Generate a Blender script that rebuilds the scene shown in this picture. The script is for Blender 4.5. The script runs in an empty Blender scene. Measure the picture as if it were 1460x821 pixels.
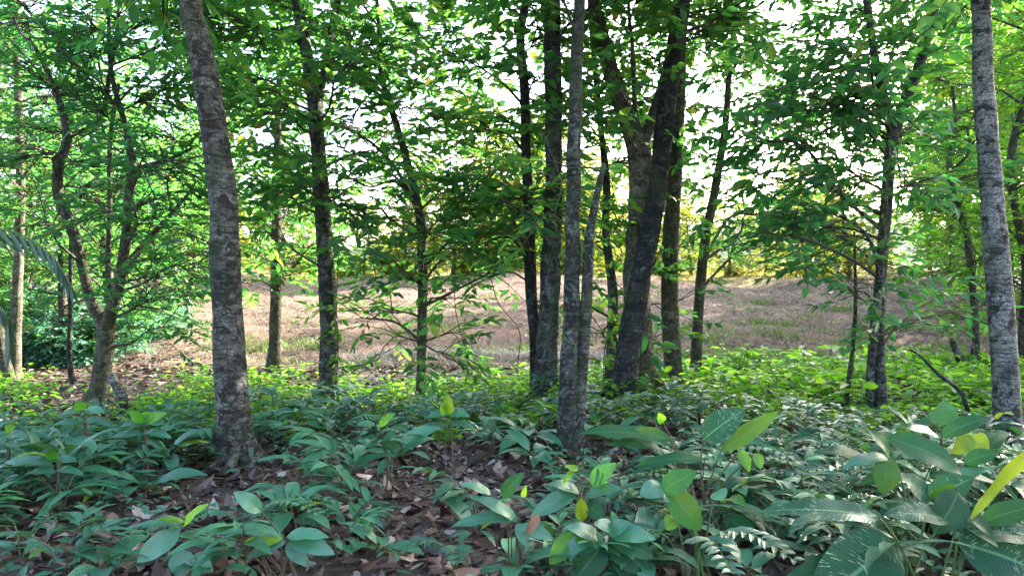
import bpy, math, random
import numpy as np
from mathutils import Vector

SEED = 11
random.seed(SEED)
R = np.random.default_rng(SEED)
F = 1060.0
H = 1.5
CX, CY = 730.0, 410.0
scene = bpy.context.scene
COL = scene.collection

# ------------------------------------------------------------------ helpers
def at(px, py, Y):
    return np.array([(px - CX) / F * Y, Y, H + (CY - py) / F * Y])

def gz(x, y):
    x = np.asarray(x, float); y = np.asarray(y, float)
    z = 0.035 * np.sin(x * 1.3 + 0.7 * y) + 0.03 * np.sin(0.9 * y - 0.6 * x + 1.0) + 0.012 * np.sin(3.1 * x + 2.2 * y)
    t = np.clip(y - 14.0, 0, 27)
    z = z + 0.074 * t * np.clip(t / 4.0, 0, 1) ** 0.5
    z = z + 0.045 * np.clip(y - 41.0, 0, 24)
    z = z - 0.02 * np.clip(y - 66.0, 0, 120)
    z = z + np.clip((y - 24) / 16, 0, 1) * .26 * (np.sin(.31 * x + 1) + .6 * np.sin(.83 * x + .2 * y))
    side = np.clip(np.abs(x) - 60, 0, 200)
    return z + 0.0 * side

def gz1(x, y):
    return float(gz(x, y))

def ground_at(px, Y):
    x = (px - CX) / F * Y
    return np.array([x, Y, gz1(x, Y)])

def nrm(v):
    v = np.asarray(v, float)
    return v / np.maximum(np.linalg.norm(v, axis=-1, keepdims=True), 1e-9)

class MB:
    """collects quads and links them as ONE mesh object"""
    def __init__(self):
        self.V = []; self.Q = []; self.M = []; self.T = []; self.U = []; self.n = 0
    def add(self, V, Q, mat=0, tint=0.5, uv=None):
        V = np.asarray(V, float).reshape(-1, 3); Q = np.asarray(Q, int).reshape(-1, 4)
        self.V.append(V); self.Q.append(Q + self.n); self.n += len(V)
        self.M.append(np.full(len(Q), mat, int))
        self.T.append(np.broadcast_to(np.asarray(tint, float), (len(Q),)).copy())
        self.U.append(np.zeros((len(Q), 4, 2)) if uv is None else np.asarray(uv, float).reshape(-1, 4, 2))
    def mesh(self, name, mats, origin=(0, 0, 0), smooth=True):
        V = np.concatenate(self.V) - np.asarray(origin, float)
        Q = np.concatenate(self.Q); M = np.concatenate(self.M); T = np.concatenate(self.T); U = np.concatenate(self.U)
        me = bpy.data.meshes.new(name)
        me.vertices.add(len(V)); me.vertices.foreach_set('co', V.astype(np.float32).ravel())
        me.loops.add(len(Q) * 4); me.loops.foreach_set('vertex_index', Q.astype(np.int32).ravel())
        me.polygons.add(len(Q)); me.polygons.foreach_set('loop_start', np.arange(0, len(Q) * 4, 4, dtype=np.int32))
        try: me.polygons.foreach_set('loop_total', np.full(len(Q), 4, np.int32))
        except Exception: pass
        for m in mats: me.materials.append(m)
        me.polygons.foreach_set('material_index', M.astype(np.int32))
        me.polygons.foreach_set('use_smooth', np.full(len(Q), smooth, bool))
        uvl = me.uv_layers.new(name='UVMap'); uvl.data.foreach_set('uv', U.astype(np.float32).ravel())
        a = me.attributes.new('tint', 'FLOAT', 'FACE'); a.data.foreach_set('value', T.astype(np.float32))
        me.update(calc_edges=True); me.validate()
        return me
    def build(self, name, mats, parent=None, origin=(0, 0, 0), smooth=True):
        if not isinstance(mats, (list, tuple)): mats = [mats]
        o = bpy.data.objects.new(name, self.mesh(name, mats, origin, smooth)); COL.objects.link(o)
        if parent is not None: o.parent = parent
        else: o.location = origin
        return o

def tag(o, label=None, cat=None, group=None, kind=None):
    if label: o['label'] = label
    if cat: o['category'] = cat
    if group: o['group'] = group
    if kind: o['kind'] = kind
    return o

def thing(name, loc, label, cat, group=None):
    o = bpy.data.objects.new(name, None); COL.objects.link(o)
    o.location = loc; o.empty_display_size = 0.1
    return tag(o, label, cat, group)

def dup(root, loc, rotz, scale, label, group=None):
    r = root.copy(); COL.objects.link(r)
    r.location = loc; r.rotation_euler = (0, 0, rotz); r.scale = (scale, scale, scale)
    r['label'] = label
    if group: r['group'] = group
    for ch in root.children:
        c = ch.copy(); COL.objects.link(c); c.parent = r
    return r

def catmull(P, W, n):
    P = np.asarray(P, float); W = np.asarray(W, float)
    if len(P) == 2:
        t = np.linspace(0, 1, n)[:, None]
        return P[0] * (1 - t) + P[1] * t, W[0] * (1 - t[:, 0]) + W[1] * t[:, 0]
    A = np.vstack([2 * P[0] - P[1], P, 2 * P[-1] - P[-2]]); B = np.concatenate([[W[0]], W, [W[-1]]])
    m = len(P) - 1
    u = np.linspace(0, m - 1e-6, n); i = u.astype(int); f = (u - i)[:, None]
    p0, p1, p2, p3 = A[i], A[i + 1], A[i + 2], A[i + 3]
    C = 0.5 * (2 * p1 + (p2 - p0) * f + (2 * p0 - 5 * p1 + 4 * p2 - p3) * f ** 2 + (3 * p1 - p0 - 3 * p2 + p3) * f ** 3)
    w = B[i + 1] * (1 - f[:, 0]) + B[i + 2] * f[:, 0]
    return C, w

def tube(P, W, sides=10, n=None, rough=0.0, flare=None, seed=0, closed=True, ring=None):
    """tapered tube along P with radii W; rough = bark unevenness; flare = (height, amount, lobes)"""
    L = float(np.sum(np.linalg.norm(np.diff(np.asarray(P, float), axis=0), axis=1)))
    if n is None: n = max(4, int(L / 0.12))
    C, w = catmull(P, W, n)
    Tn = nrm(np.gradient(C, axis=0))
    ref = np.array([1.0, 0, 0]) if abs(Tn[0][0]) < 0.8 else np.array([0, 1.0, 0])
    Nn = np.zeros_like(C); b = ref
    for k in range(n):
        b = b - Tn[k] * np.dot(b, Tn[k]); b = b / max(np.linalg.norm(b), 1e-6); Nn[k] = b
    Bn = np.cross(Tn, Nn)
    s = np.concatenate([[0], np.cumsum(np.linalg.norm(np.diff(C, axis=0), axis=1))])
    a = np.linspace(0, 2 * math.pi, sides, endpoint=False)
    rr = np.ones((n, sides))
    if rough > 0:
        rg = np.random.default_rng(seed + 5)
        for k in range(7):
            fa = rg.integers(0, 5); fs = rg.uniform(1.0, 14); ph = rg.uniform(0, 6.28, 2)
            rr += rough * rg.uniform(.4, 1) * np.sin(a[None] * fa + ph[0]) * np.sin(s[:, None] * fs + ph[1])
        rr += rough * 0.35 * rg.standard_normal((n, sides))
    if flare is not None:
        fh, fa, lob = flare
        e = np.exp(-s / fh)[:, None]
        rg = np.random.default_rng(seed + 9); ph = rg.uniform(0, 6.28)
        rr += e * fa * (0.75 + 0.6 * np.sin(a[None] * lob + ph))
    rr = rr * w[:, None]
    V = C[:, None] + rr[..., None] * (np.cos(a)[None, :, None] * Nn[:, None] + np.sin(a)[None, :, None] * Bn[:, None])
    V = V.reshape(-1, 3)
    i = np.arange(n - 1)[:, None] * sides; j = np.arange(sides)[None]; j2 = (j + 1) % sides
    Q = np.stack([i + j, i + j2, i + sides + j2, i + sides + j], -1).reshape(-1, 4)
    if closed:
        # close the tip with a small cone of degenerate-free quads
        c = C[-1] + Tn[-1] * w[-1] * 0.5
        V = np.vstack([V, c + 0.15 * (V[(n - 1) * sides:] - C[-1])])
        i0 = (n - 1) * sides; jj = np.arange(sides); jj2 = (jj + 1) % sides
        Q = np.vstack([Q, np.stack([i0 + jj, i0 + jj2, i0 + sides + jj2, i0 + sides + jj], -1)])
    return V, Q

def thin_tubes(A, B, r0, r1):
    """many straight 3-sided twigs at once"""
    A = np.asarray(A); B = np.asarray(B); n = len(A)
    d = nrm(B - A)
    ref = np.where(np.abs(d[:, 2:3]) > .8, np.array([[1., 0, 0]]), np.array([[0, 0, 1.]]))
    u = nrm(np.cross(d, ref)); v = np.cross(d, u)
    ang = np.array([0, 2.094, 4.189])
    off = np.cos(ang)[None, :, None] * u[:, None] + np.sin(ang)[None, :, None] * v[:, None]
    r0 = np.broadcast_to(r0, (n,))[:, None, None]; r1 = np.broadcast_to(r1, (n,))[:, None, None]
    V = np.concatenate([A[:, None] + off * r0, B[:, None] + off * r1], 1).reshape(-1, 3)
    q = np.array([[0, 1, 4, 3], [1, 2, 5, 4], [2, 0, 3, 5]])
    Q = (np.arange(n)[:, None, None] * 6 + q[None]).reshape(-1, 4)
    return V, Q

LUV = np.array([[[.5, 0], [1, .35], [1, .75], [.5, 1]], [[.5, 0], [.5, 1], [0, .75], [0, .35]]])
def leaves6(P, D, N, L, W, fold=0.18, droop=0.12):
    """n simple pointed leaves: 6 vertices, folded along the midrib"""
    P = np.asarray(P); n = len(P)
    D = nrm(D); S = nrm(np.cross(D, N)); U = np.cross(S, D)
    L = np.broadcast_to(L, (n,))[:, None]; W = np.broadcast_to(W, (n,))[:, None]
    f = fold * W
    a = P
    r1 = P + D * L * .34 + S * W * .48 + U * f
    r2 = P + D * L * .72 + S * W * .36 + U * (f * .7 - droop * L * .45)
    tp = P + D * L - U * droop * L
    l1 = P + D * L * .34 - S * W * .48 + U * f
    l2 = P + D * L * .72 - S * W * .36 + U * (f * .7 - droop * L * .45)
    V = np.stack([a, r1, r2, tp, l2, l1], 1).reshape(-1, 3)
    q = np.array([[0, 1, 2, 3], [0, 3, 4, 5]])
    Q = (np.arange(n)[:, None, None] * 6 + q[None]).reshape(-1, 4)
    UV = np.broadcast_to(LUV[None], (n, 2, 4, 2)).reshape(-1, 4, 2)
    return V, Q, UV

def bigleaf(base, tip, width, normal, arch=0.12, fold=0.2, wav=0.03, prof=0.75, ns=9, nc=4, seed=0, side_curl=0.0):
    """one curved blade between base and tip"""
    rg = np.random.default_rng(seed)
    base = np.asarray(base, float); tip = np.asarray(tip, float)
    D = tip - base; L = np.linalg.norm(D); d = D / L
    s = nrm(np.cross(d, normal)); u = np.cross(s, d)
    t = np.linspace(0, 1, ns + 1)
    w = np.sin(np.pi * t ** prof) ** 0.72
    w[0] = 0.03; w[-1] = 0.012
    ph = rg.uniform(0, 6.28)
    c = np.linspace(-1, 1, nc + 1)
    T, Cc = np.meshgrid(t, c, indexing='ij')
    ww = w[:, None] * width * .5
    up = arch * L * 4 * T * (1 - T) + fold * np.abs(Cc) * ww - side_curl * Cc ** 2 * ww + wav * L * np.abs(Cc) * np.sin(T * 14 + ph + Cc)
    V = base + T[..., None] * D + (Cc * ww)[..., None] * s + up[..., None] * u
    V = V.reshape(-1, 3)
    i = np.arange(ns)[:, None] * (nc + 1); j = np.arange(nc)[None]
    Q = np.stack([i + j, i + j + 1, i + nc + 2 + j, i + nc + 1 + j], -1).reshape(-1, 4)
    uv = np.stack([(Cc + 1) / 2, T], -1).reshape(-1, 2)[Q]
    return V, Q, uv

# ------------------------------------------------------------------ materials
def newmat(name):
    m = bpy.data.materials.new(name); m.use_nodes = True
    nt = m.node_tree; nt.nodes.clear()
    return m, nt, nt.nodes.new('ShaderNodeOutputMaterial')
def nd(nt, typ, **kw):
    n = nt.nodes.new(typ)
    for k, v in kw.items():
        if k.startswith('_'): setattr(n, k[1:], v)
        else:
            n.inputs[k.replace('__', ' ')].default_value = v
    return n
def ramp(nt, fac, stops, interp='LINEAR'):
    r = nt.nodes.new('ShaderNodeValToRGB'); cr = r.color_ramp; cr.interpolation = interp
    while len(cr.elements) > 1: cr.elements.remove(cr.elements[-1])
    cr.elements[0].position = stops[0][0]; cr.elements[0].color = (*stops[0][1], 1)
    for p, c in stops[1:]:
        e = cr.elements.new(p); e.color = (*c, 1)
    nt.links.new(fac, r.inputs[0]); return r.outputs[0]
def mix(nt, fac, a, b):
    m = nt.nodes.new('ShaderNodeMix'); m.data_type = 'RGBA'
    for s, v in ((m.inputs[0], fac), (m.inputs[6], a), (m.inputs[7], b)):
        if hasattr(v, 'links') or isinstance(v, bpy.types.NodeSocket): nt.links.new(v, s)
        elif isinstance(v, (tuple, list)): s.default_value = (*v, 1)
        else: s.default_value = v
    return m.outputs[2]
def math_(nt, op, a, b=None, c=None):
    m = nt.nodes.new('ShaderNodeMath'); m.operation = op
    for s, v in zip(m.inputs, (a, b, c)):
        if v is None: continue
        if isinstance(v, bpy.types.NodeSocket): nt.links.new(v, s)
        else: s.default_value = v
    return m.outputs[0]
def coords(nt, scale=(1, 1, 1), kind='Object'):
    tc = nt.nodes.new('ShaderNodeTexCoord'); mp = nt.nodes.new('ShaderNodeMapping')
    mp.inputs['Scale'].default_value = scale; nt.links.new(tc.outputs[kind], mp.inputs[0]); return mp.outputs[0]
def noise(nt, vec, scale, detail=4, rough=.55, dist=0.0):
    n = nd(nt, 'ShaderNodeTexNoise', Scale=scale, Detail=detail, Roughness=rough, Distortion=dist)
    nt.links.new(vec, n.inputs['Vector']); return n.outputs['Fac']
def bumpn(nt, h, strength, dist):
    b = nd(nt, 'ShaderNodeBump', Strength=strength, Distance=dist); nt.links.new(h, b.inputs['Height']); return b.outputs[0]

def leaf_mat(name, stops, trans, tf=0.35, rough=0.42, spec=0.5, veins=0, fleck=0.0, nlat=11, midrib=(0.07, 0.17, 0.06)):
    m, nt, out = newmat(name)
    at_ = nd(nt, 'ShaderNodeAttribute', _attribute_name='tint')
    col = ramp(nt, at_.outputs['Fac'], stops)
    oi = nt.nodes.new('ShaderNodeObjectInfo')
    hv = nt.nodes.new('ShaderNodeHueSaturation')
    nt.links.new(col, hv.inputs['Color'])
    nt.links.new(math_(nt, 'MULTIPLY_ADD', oi.outputs['Random'], 0.5, 0.75), hv.inputs['Value'])
    nt.links.new(math_(nt, 'MULTIPLY_ADD', oi.outputs['Random'], -0.03, 0.515), hv.inputs['Hue'])
    col = hv.outputs[0]
    nz = noise(nt, coords(nt), 13, 5, .65)
    col = mix(nt, ramp(nt, nz, [(.40, (0, 0, 0)), (.75, (.55, .55, .55))]), col, (0.04, 0.055, 0.018))
    pb = nd(nt, 'ShaderNodeBsdfPrincipled', Roughness=rough); pb.inputs['Specular IOR Level'].default_value = spec
    if veins:
        uv = nt.nodes.new('ShaderNodeTexCoord').outputs['UV']
        sx = nt.nodes.new('ShaderNodeSeparateXYZ'); nt.links.new(uv, sx.inputs[0])
        au = math_(nt, 'ABSOLUTE', math_(nt, 'SUBTRACT', sx.outputs[0], .5))
        ph = math_(nt, 'FRACT', math_(nt, 'SUBTRACT', math_(nt, 'MULTIPLY', sx.outputs[1], float(nlat)), math_(nt, 'MULTIPLY', au, 5.0)))
        tri = math_(nt, 'ABSOLUTE', math_(nt, 'SUBTRACT', ph, .5))
        lat = math_(nt, 'LESS_THAN', tri, .045)
        mid = math_(nt, 'LESS_THAN', au, .028)
        col = mix(nt, math_(nt, 'MULTIPLY', lat, .22), col, midrib)
        col = mix(nt, math_(nt, 'MULTIPLY', mid, .75), col, midrib)
        bz = nd(nt, 'ShaderNodeTexVoronoi', Scale=38.0); nt.links.new(coords(nt), bz.inputs['Vector'])
        bl = math_(nt, 'MULTIPLY', math_(nt, 'LESS_THAN', bz.outputs['Distance'], .20), math_(nt, 'GREATER_THAN', noise(nt, coords(nt), 11, 2), .60))
        col = mix(nt, math_(nt, 'MULTIPLY', bl, .85), col, (.10, .07, .03))
        if fleck > 0:
            cb = nt.nodes.new('ShaderNodeCombineXYZ')
            nt.links.new(math_(nt, 'MULTIPLY', au, 5.0), cb.inputs[0])
            nt.links.new(math_(nt, 'SUBTRACT', math_(nt, 'MULTIPLY', sx.outputs[1], 62.0), math_(nt, 'MULTIPLY', au, 22.0)), cb.inputs[1])
            fn = noise(nt, cb.outputs[0], 1.0, 2)
            big = noise(nt, coords(nt), 7, 2)
            fl = math_(nt, 'MULTIPLY', math_(nt, 'GREATER_THAN', fn, .60), math_(nt, 'GREATER_THAN', big, .50))
            col = mix(nt, math_(nt, 'MULTIPLY', fl, fleck), col, (.36, .44, .30))
        hgt = math_(nt, 'SUBTRACT', math_(nt, 'MINIMUM', math_(nt, 'MULTIPLY', tri, 3.0), .8), math_(nt, 'MULTIPLY', mid, .6))
        b = nd(nt, 'ShaderNodeBump', Strength=.22, Distance=.005); nt.links.new(hgt, b.inputs['Height'])
        nt.links.new(b.outputs[0], pb.inputs['Normal'])
    nt.links.new(col, pb.inputs['Base Color'])
    tr = nt.nodes.new('ShaderNodeBsdfTranslucent')
    tcol = ramp(nt, at_.outputs['Fac'], trans)
    nt.links.new(tcol, tr.inputs['Color'])
    ms = nt.nodes.new('ShaderNodeMixShader'); ms.inputs[0].default_value = tf
    nt.links.new(pb.outputs[0], ms.inputs[1]); nt.links.new(tr.outputs[0], ms.inputs[2])
    nt.links.new(ms.outputs[0], out.inputs[0])
    return m

def bark_mat(name, dark, midc, pale, lichen=0.5, moss=0.25, rings=0.4, mossc=(0.05, 0.075, 0.022)):
    m, nt, out = newmat(name)
    v = coords(nt, (1, 1, 1)); vs = coords(nt, (1, 1, .3)); vr = coords(nt, (1.3, 1.3, 3.4))
    n1 = noise(nt, vs, 26, 8, .7)
    col = ramp(nt, n1, [(.34, dark), (.60, midc)])
    rg = noise(nt, vr, 3.0, 8, .70, .8)
    rgm = ramp(nt, rg, [(.49, (0, 0, 0)), (.53, (1, 1, 1))])
    col = mix(nt, math_(nt, 'MULTIPLY', rgm, rings), col, tuple(c * .8 for c in dark))
    l1 = noise(nt, v, 6.0, 8, .72, 1.0)
    lm = ramp(nt, l1, [(.585 - .10 * lichen, (0, 0, 0)), (.61 - .10 * lichen, (1, 1, 1))])
    l2 = noise(nt, v, 60, 4, .65)
    lm = math_(nt, 'MULTIPLY', lm, ramp(nt, l2, [(.36, (.1, .1, .1)), (.55, (1, 1, 1))]))
    big = noise(nt, v, 1.7, 3)
    lm = math_(nt, 'MULTIPLY', lm, ramp(nt, big, [(.36, (.15, .15, .15)), (.56, (1, 1, 1))]))
    col = mix(nt, math_(nt, 'MULTIPLY', lm, .9), col, pale)
    sp = nd(nt, 'ShaderNodeTexVoronoi', Scale=24.0); nt.links.new(v, sp.inputs['Vector'])
    spm = math_(nt, 'MULTIPLY', math_(nt, 'LESS_THAN', sp.outputs['Distance'], .22), math_(nt, 'GREATER_THAN', noise(nt, v, 6.3, 2), .56))
    col = mix(nt, math_(nt, 'MULTIPLY', spm, .6), col, tuple(min(1, c * 1.2) for c in pale))
    cr = nd(nt, 'ShaderNodeTexWave', Scale=1.0, Distortion=9.0, Detail=4.0); cr.bands_direction = 'Z'; cr.inputs['Detail Scale'].default_value = 2.2
    nt.links.new(coords(nt, (2, 2, 7)), cr.inputs['Vector'])
    crm = ramp(nt, cr.outputs['Fac'], [(.02, (1, 1, 1)), (.10, (0, 0, 0))])
    col = mix(nt, math_(nt, 'MULTIPLY', crm, .5), col, tuple(c * .4 for c in dark))
    ms_ = noise(nt, vs, 3.2, 6, .65, .3)
    mm = ramp(nt, ms_, [(.60 - .25 * moss, (0, 0, 0)), (.74 - .2 * moss, (1, 1, 1))])
    col = mix(nt, math_(nt, 'MULTIPLY', mm, .7), col, mossc)
    pb = nd(nt, 'ShaderNodeBsdfPrincipled', Roughness=.85); pb.inputs['Specular IOR Level'].default_value = .3
    nt.links.new(col, pb.inputs['Base Color'])
    h = math_(nt, 'ADD', math_(nt, 'MULTIPLY', n1, 1.2), math_(nt, 'ADD', math_(nt, 'MULTIPLY', math_(nt, 'ADD', rgm, crm), -.35), math_(nt, 'ADD', math_(nt, 'MULTIPLY', l2, .25), math_(nt, 'MULTIPLY', lm, .3))))
    nt.links.new(bumpn(nt, h, 1.0, .03), pb.inputs['Normal'])
    nt.links.new(pb.outputs[0], out.inputs[0])
    return m

def simple_mat(name, c1, c2, scale=8, rough=.8, bump=.4, bd=.01, vs=(1, 1, 1)):
    m, nt, out = newmat(name)
    n = noise(nt, coords(nt, vs), scale, 5, .6)
    pb = nd(nt, 'ShaderNodeBsdfPrincipled', Roughness=rough); pb.inputs['Specular IOR Level'].default_value = .3
    nt.links.new(ramp(nt, n, [(.3, c1), (.7, c2)]), pb.inputs['Base Color'])
    nt.links.new(bumpn(nt, n, bump, bd), pb.inputs['Normal'])
    nt.links.new(pb.outputs[0], out.inputs[0]); return m

def tint_mat(name, stops, rough=.7, trans=0.0, nscale=25):
    m, nt, out = newmat(name)
    at_ = nd(nt, 'ShaderNodeAttribute', _attribute_name='tint')
    col = ramp(nt, at_.outputs['Fac'], stops)
    n = noise(nt, coords(nt), nscale, 3)
    col = mix(nt, math_(nt, 'MULTIPLY', n, .4), col, (.03, .02, .018))
    pb = nd(nt, 'ShaderNodeBsdfPrincipled', Roughness=rough); pb.inputs['Specular IOR Level'].default_value = .45
    nt.links.new(col, pb.inputs['Base Color'])
    if trans > 0:
        tr = nt.nodes.new('ShaderNodeBsdfTranslucent'); nt.links.new(col, tr.inputs['Color'])
        ms = nt.nodes.new('ShaderNodeMixShader'); ms.inputs[0].default_value = trans
        nt.links.new(pb.outputs[0], ms.inputs[1]); nt.links.new(tr.outputs[0], ms.inputs[2]); nt.links.new(ms.outputs[0], out.inputs[0])
    else: nt.links.new(pb.outputs[0], out.inputs[0])
    return m

TRG = [(0, (.09, .33, .065)), (.6, (.18, .48, .065)), (.9, (.30, .58, .06)), (1, (.55, .58, .08))]
M = {}
M['leaf_canopy'] = leaf_mat('canopy_leaf', [(0, (.022, .092, .036)), (.6, (.036, .145, .040)), (.9, (.07, .19, .03)), (.97, (.12, .20, .03)), (1, (.22, .12, .04))], TRG, .5, .52, .28)
M['leaf_dark'] = leaf_mat('dark_canopy_leaf', [(0, (.020, .095, .050)), (.6, (.036, .135, .055)), (.92, (.05, .15, .04)), (1, (.12, .10, .04))],
                          [(0, (.05, .27, .06)), (.7, (.11, .42, .06)), (1, (.24, .45, .05))], .45, .38, .5)
M['leaf_bright'] = leaf_mat('bright_canopy_leaf', [(0, (.045, .13, .022)), (.6, (.08, .19, .025)), (1, (.17, .24, .03))],
                            [(0, (.14, .44, .03)), (.6, (.24, .56, .04)), (1, (.5, .64, .06))], .45, .42, .45)
M['leaf_far'] = leaf_mat('distant_leaf', [(0, (.022, .045, .010)), (.6, (.040, .070, .012)), (1, (.085, .085, .014))],
                         [(0, (.05, .10, .012)), (1, (.16, .15, .02))], .38, .5, .3)
M['leaf_crest'] = leaf_mat('crest_leaf', [(0, (.035, .075, .012)), (.6, (.06, .11, .014)), (1, (.12, .13, .016))],
                           [(0, (.17, .33, .025)), (1, (.46, .45, .04))], .52, .45, .3)
M['leaf_floor'] = leaf_mat('seedling_leaf', [(0, (.020, .115, .066)), (.6, (.036, .175, .094)), (.88, (.05, .22, .07)), (.96, (.13, .32, .025)), (1, (.24, .36, .02))],
                           [(0, (.08, .26, .05)), (.7, (.14, .38, .05)), (1, (.5, .62, .05))], .18, .38, .8, veins=1)
M['leaf_belt'] = leaf_mat('sapling_leaf', [(0, (.05, .16, .03)), (.6, (.085, .24, .03)), (1, (.17, .32, .03))],
                          [(0, (.16, .5, .03)), (.6, (.28, .66, .03)), (1, (.46, .74, .05))], .5, .40, .5)
M['leaf_broad'] = leaf_mat('broad_green_leaf', [(0, (.007, .052, .029)), (.5, (.012, .085, .034)), (.8, (.03, .17, .024)), (1, (.26, .38, .015))],
                           [(0, (.06, .22, .05)), (.6, (.12, .4, .05)), (1, (.62, .72, .04))], .24, .46, .2, veins=1, nlat=13)
M['leaf_fleck'] = leaf_mat('flecked_leaf', [(0, (.006, .046, .032)), (1, (.011, .072, .036))],
                           [(0, (.05, .2, .06)), (1, (.1, .32, .06))], .16, .46, .16, veins=1, fleck=.75, nlat=22, midrib=(.12, .26, .12))
M['leaf_cyan'] = leaf_mat('pale_shrub_leaf', [(0, (.07, .20, .14)), (1, (.15, .33, .23))],
                          [(0, (.1, .35, .15)), (1, (.2, .5, .2))], .3, .4, .6)
M['twig'] = simple_mat('twig_bark', (.035, .03, .022), (.085, .07, .05), 20, .85)
M['stem_green'] = simple_mat('green_stem', (.05, .10, .03), (.10, .16, .05), 20, .5)
M['stem_brown'] = simple_mat('woody_stem', (.05, .04, .025), (.12, .09, .055), 20, .8)
M['bark_grey'] = bark_mat('grey_lichen_bark', (.026, .024, .019), (.112, .100, .079), (.30, .30, .26), .75, .3, .9)
M['bark_spot'] = bark_mat('blotched_pale_bark', (.026, .025, .021), (.17, .165, .145), (.38, .38, .355), 1.2, .25, .92)
M['bark_dark'] = bark_mat('dark_lichen_bark', (.018, .018, .017), (.082, .080, .070), (.26, .275, .25), .75, .55, .85)
M['bark_black'] = bark_mat('blackish_bark', (.010, .010, .0105), (.046, .044, .042), (.17, .18, .175), .5, .35, .7)
M['bark_pale'] = bark_mat('pale_tan_bark', (.055, .046, .030), (.21, .175, .115), (.36, .34, .27), .7, .45, .7)
M['bark_warm'] = bark_mat('warm_brown_bark', (.033, .029, .020), (.135, .115, .075), (.29, .28, .22), .6, .6, .6)

def ground_mat():
    m, nt, out = newmat('forest_soil')
    v = coords(nt)
    n1 = noise(nt, v, 1.6, 5); n2 = noise(nt, v, 16, 6, .65)
    vo = nd(nt, 'ShaderNodeTexVoronoi', Scale=16.0); nt.links.new(v, vo.inputs['Vector'])
    col = ramp(nt, n2, [(.3, (.022, .016, .013)), (.55, (.07, .045, .034)), (.75, (.13, .085, .062))])
    col = mix(nt, .35, col, ramp(nt, vo.outputs['Color'], [(0, (.03, .02, .016)), (.5, (.11, .065, .045)), (1, (.17, .12, .10))]))
    col = mix(nt, ramp(nt, n1, [(.5, (0, 0, 0)), (.7, (.6, .6, .6))]), col, (.03, .035, .015))
    pb = nd(nt, 'ShaderNodeBsdfPrincipled', Roughness=.9)
    nt.links.new(col, pb.inputs['Base Color'])
    nt.links.new(bumpn(nt, math_(nt, 'ADD', n2, vo.outputs['Distance']), .8, .03), pb.inputs['Normal'])
    nt.links.new(pb.outputs[0], out.inputs[0]); return m
def field_mat():
    m, nt, out = newmat('mown_field')
    v = coords(nt)
    n1 = noise(nt, v, .35, 5); n2 = noise(nt, coords(nt, (1, .45, 1)), 7, 6, .7); n3 = noise(nt, v, 1.3, 4)
    n4 = noise(nt, coords(nt, (1, .3, 1)), 2.2, 6, .7, .6); n5 = noise(nt, v, 28, 5, .7)
    col = ramp(nt, n2, [(.30, (.045, .032, .024)), (.5, (.20, .14, .106)), (.70, (.37, .275, .21))])
    col = mix(nt, ramp(nt, n1, [(.45, (0, 0, 0)), (.60, (.75, .75, .75))]), col, (.28, .165, .13))
    col = mix(nt, ramp(nt, n4, [(.54, (0, 0, 0)), (.64, (.75, .75, .75))]), col, (.065, .048, .034))
    col = mix(nt, ramp(nt, n5, [(.52, (0, 0, 0)), (.68, (.55, .55, .55))]), col, (.34, .27, .20))
    col = mix(nt, ramp(nt, n3, [(.55, (0, 0, 0)), (.68, (.65, .65, .65))]), col, (.09, .125, .035))
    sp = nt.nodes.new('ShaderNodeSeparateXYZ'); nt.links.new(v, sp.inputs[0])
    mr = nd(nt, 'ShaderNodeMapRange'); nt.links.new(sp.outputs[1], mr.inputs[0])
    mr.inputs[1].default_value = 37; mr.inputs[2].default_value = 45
    col = mix(nt, mr.outputs[0], col, mix(nt, n2, (.36, .31, .11), (.55, .47, .22)))  # yellow grass of the crest, with the far-end sun glow painted into its colour
    pb = nd(nt, 'ShaderNodeBsdfPrincipled', Roughness=.95); pb.inputs['Specular IOR Level'].default_value = .15
    nt.links.new(col, pb.inputs['Base Color'])
    nt.links.new(bumpn(nt, math_(nt, 'ADD', n2, n5), 1.0, .10), pb.inputs['Normal'])
    nt.links.new(pb.outputs[0], out.inputs[0]); return m
M['ground'] = ground_mat(); M['field'] = field_mat()
M['hill'] = simple_mat('far_hill_woods', (.04, .08, .05), (.09, .14, .07), .08, .95, .6, 3)
M['litter'] = tint_mat('dead_leaf', [(0, (.022, .013, .012)), (.3, (.075, .037, .030)), (.55, (.14, .080, .062)), (.75, (.23, .155, .125)), (.88, (.36, .29, .25)), (.95, (.44, .39, .35)), (1, (.25, .10, .045))], .42, .10)
M['straw'] = tint_mat('dry_straw', [(0, (.10, .065, .045)), (.5, (.23, .17, .125)), (.85, (.36, .29, .22)), (1, (.10, .18, .04))], .8, .2)
M['straw_grey'] = tint_mat('bleached_straw', [(0, (.16, .13, .10)), (.5, (.38, .33, .28)), (1, (.55, .51, .46))], .8, .15)
M['grass'] = tint_mat('green_grass', [(0, (.07, .17, .025)), (1, (.20, .32, .05))], .6, .4)
M['crest_grass'] = tint_mat('sunny_grass', [(0, (.20, .19, .04)), (1, (.46, .36, .11))], .7, .6)
M['palm'] = leaf_mat('palm_leaflet', [(0, (.03, .07, .045)), (1, (.06, .11, .06))], [(0, (.08, .2, .05)), (1, (.15, .3, .05))], .22, .35, .6)
M['brownleaf'] = tint_mat('brown_hanging_leaf', [(0, (.20, .09, .045)), (1, (.34, .18, .10))], .6, .25)

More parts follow.
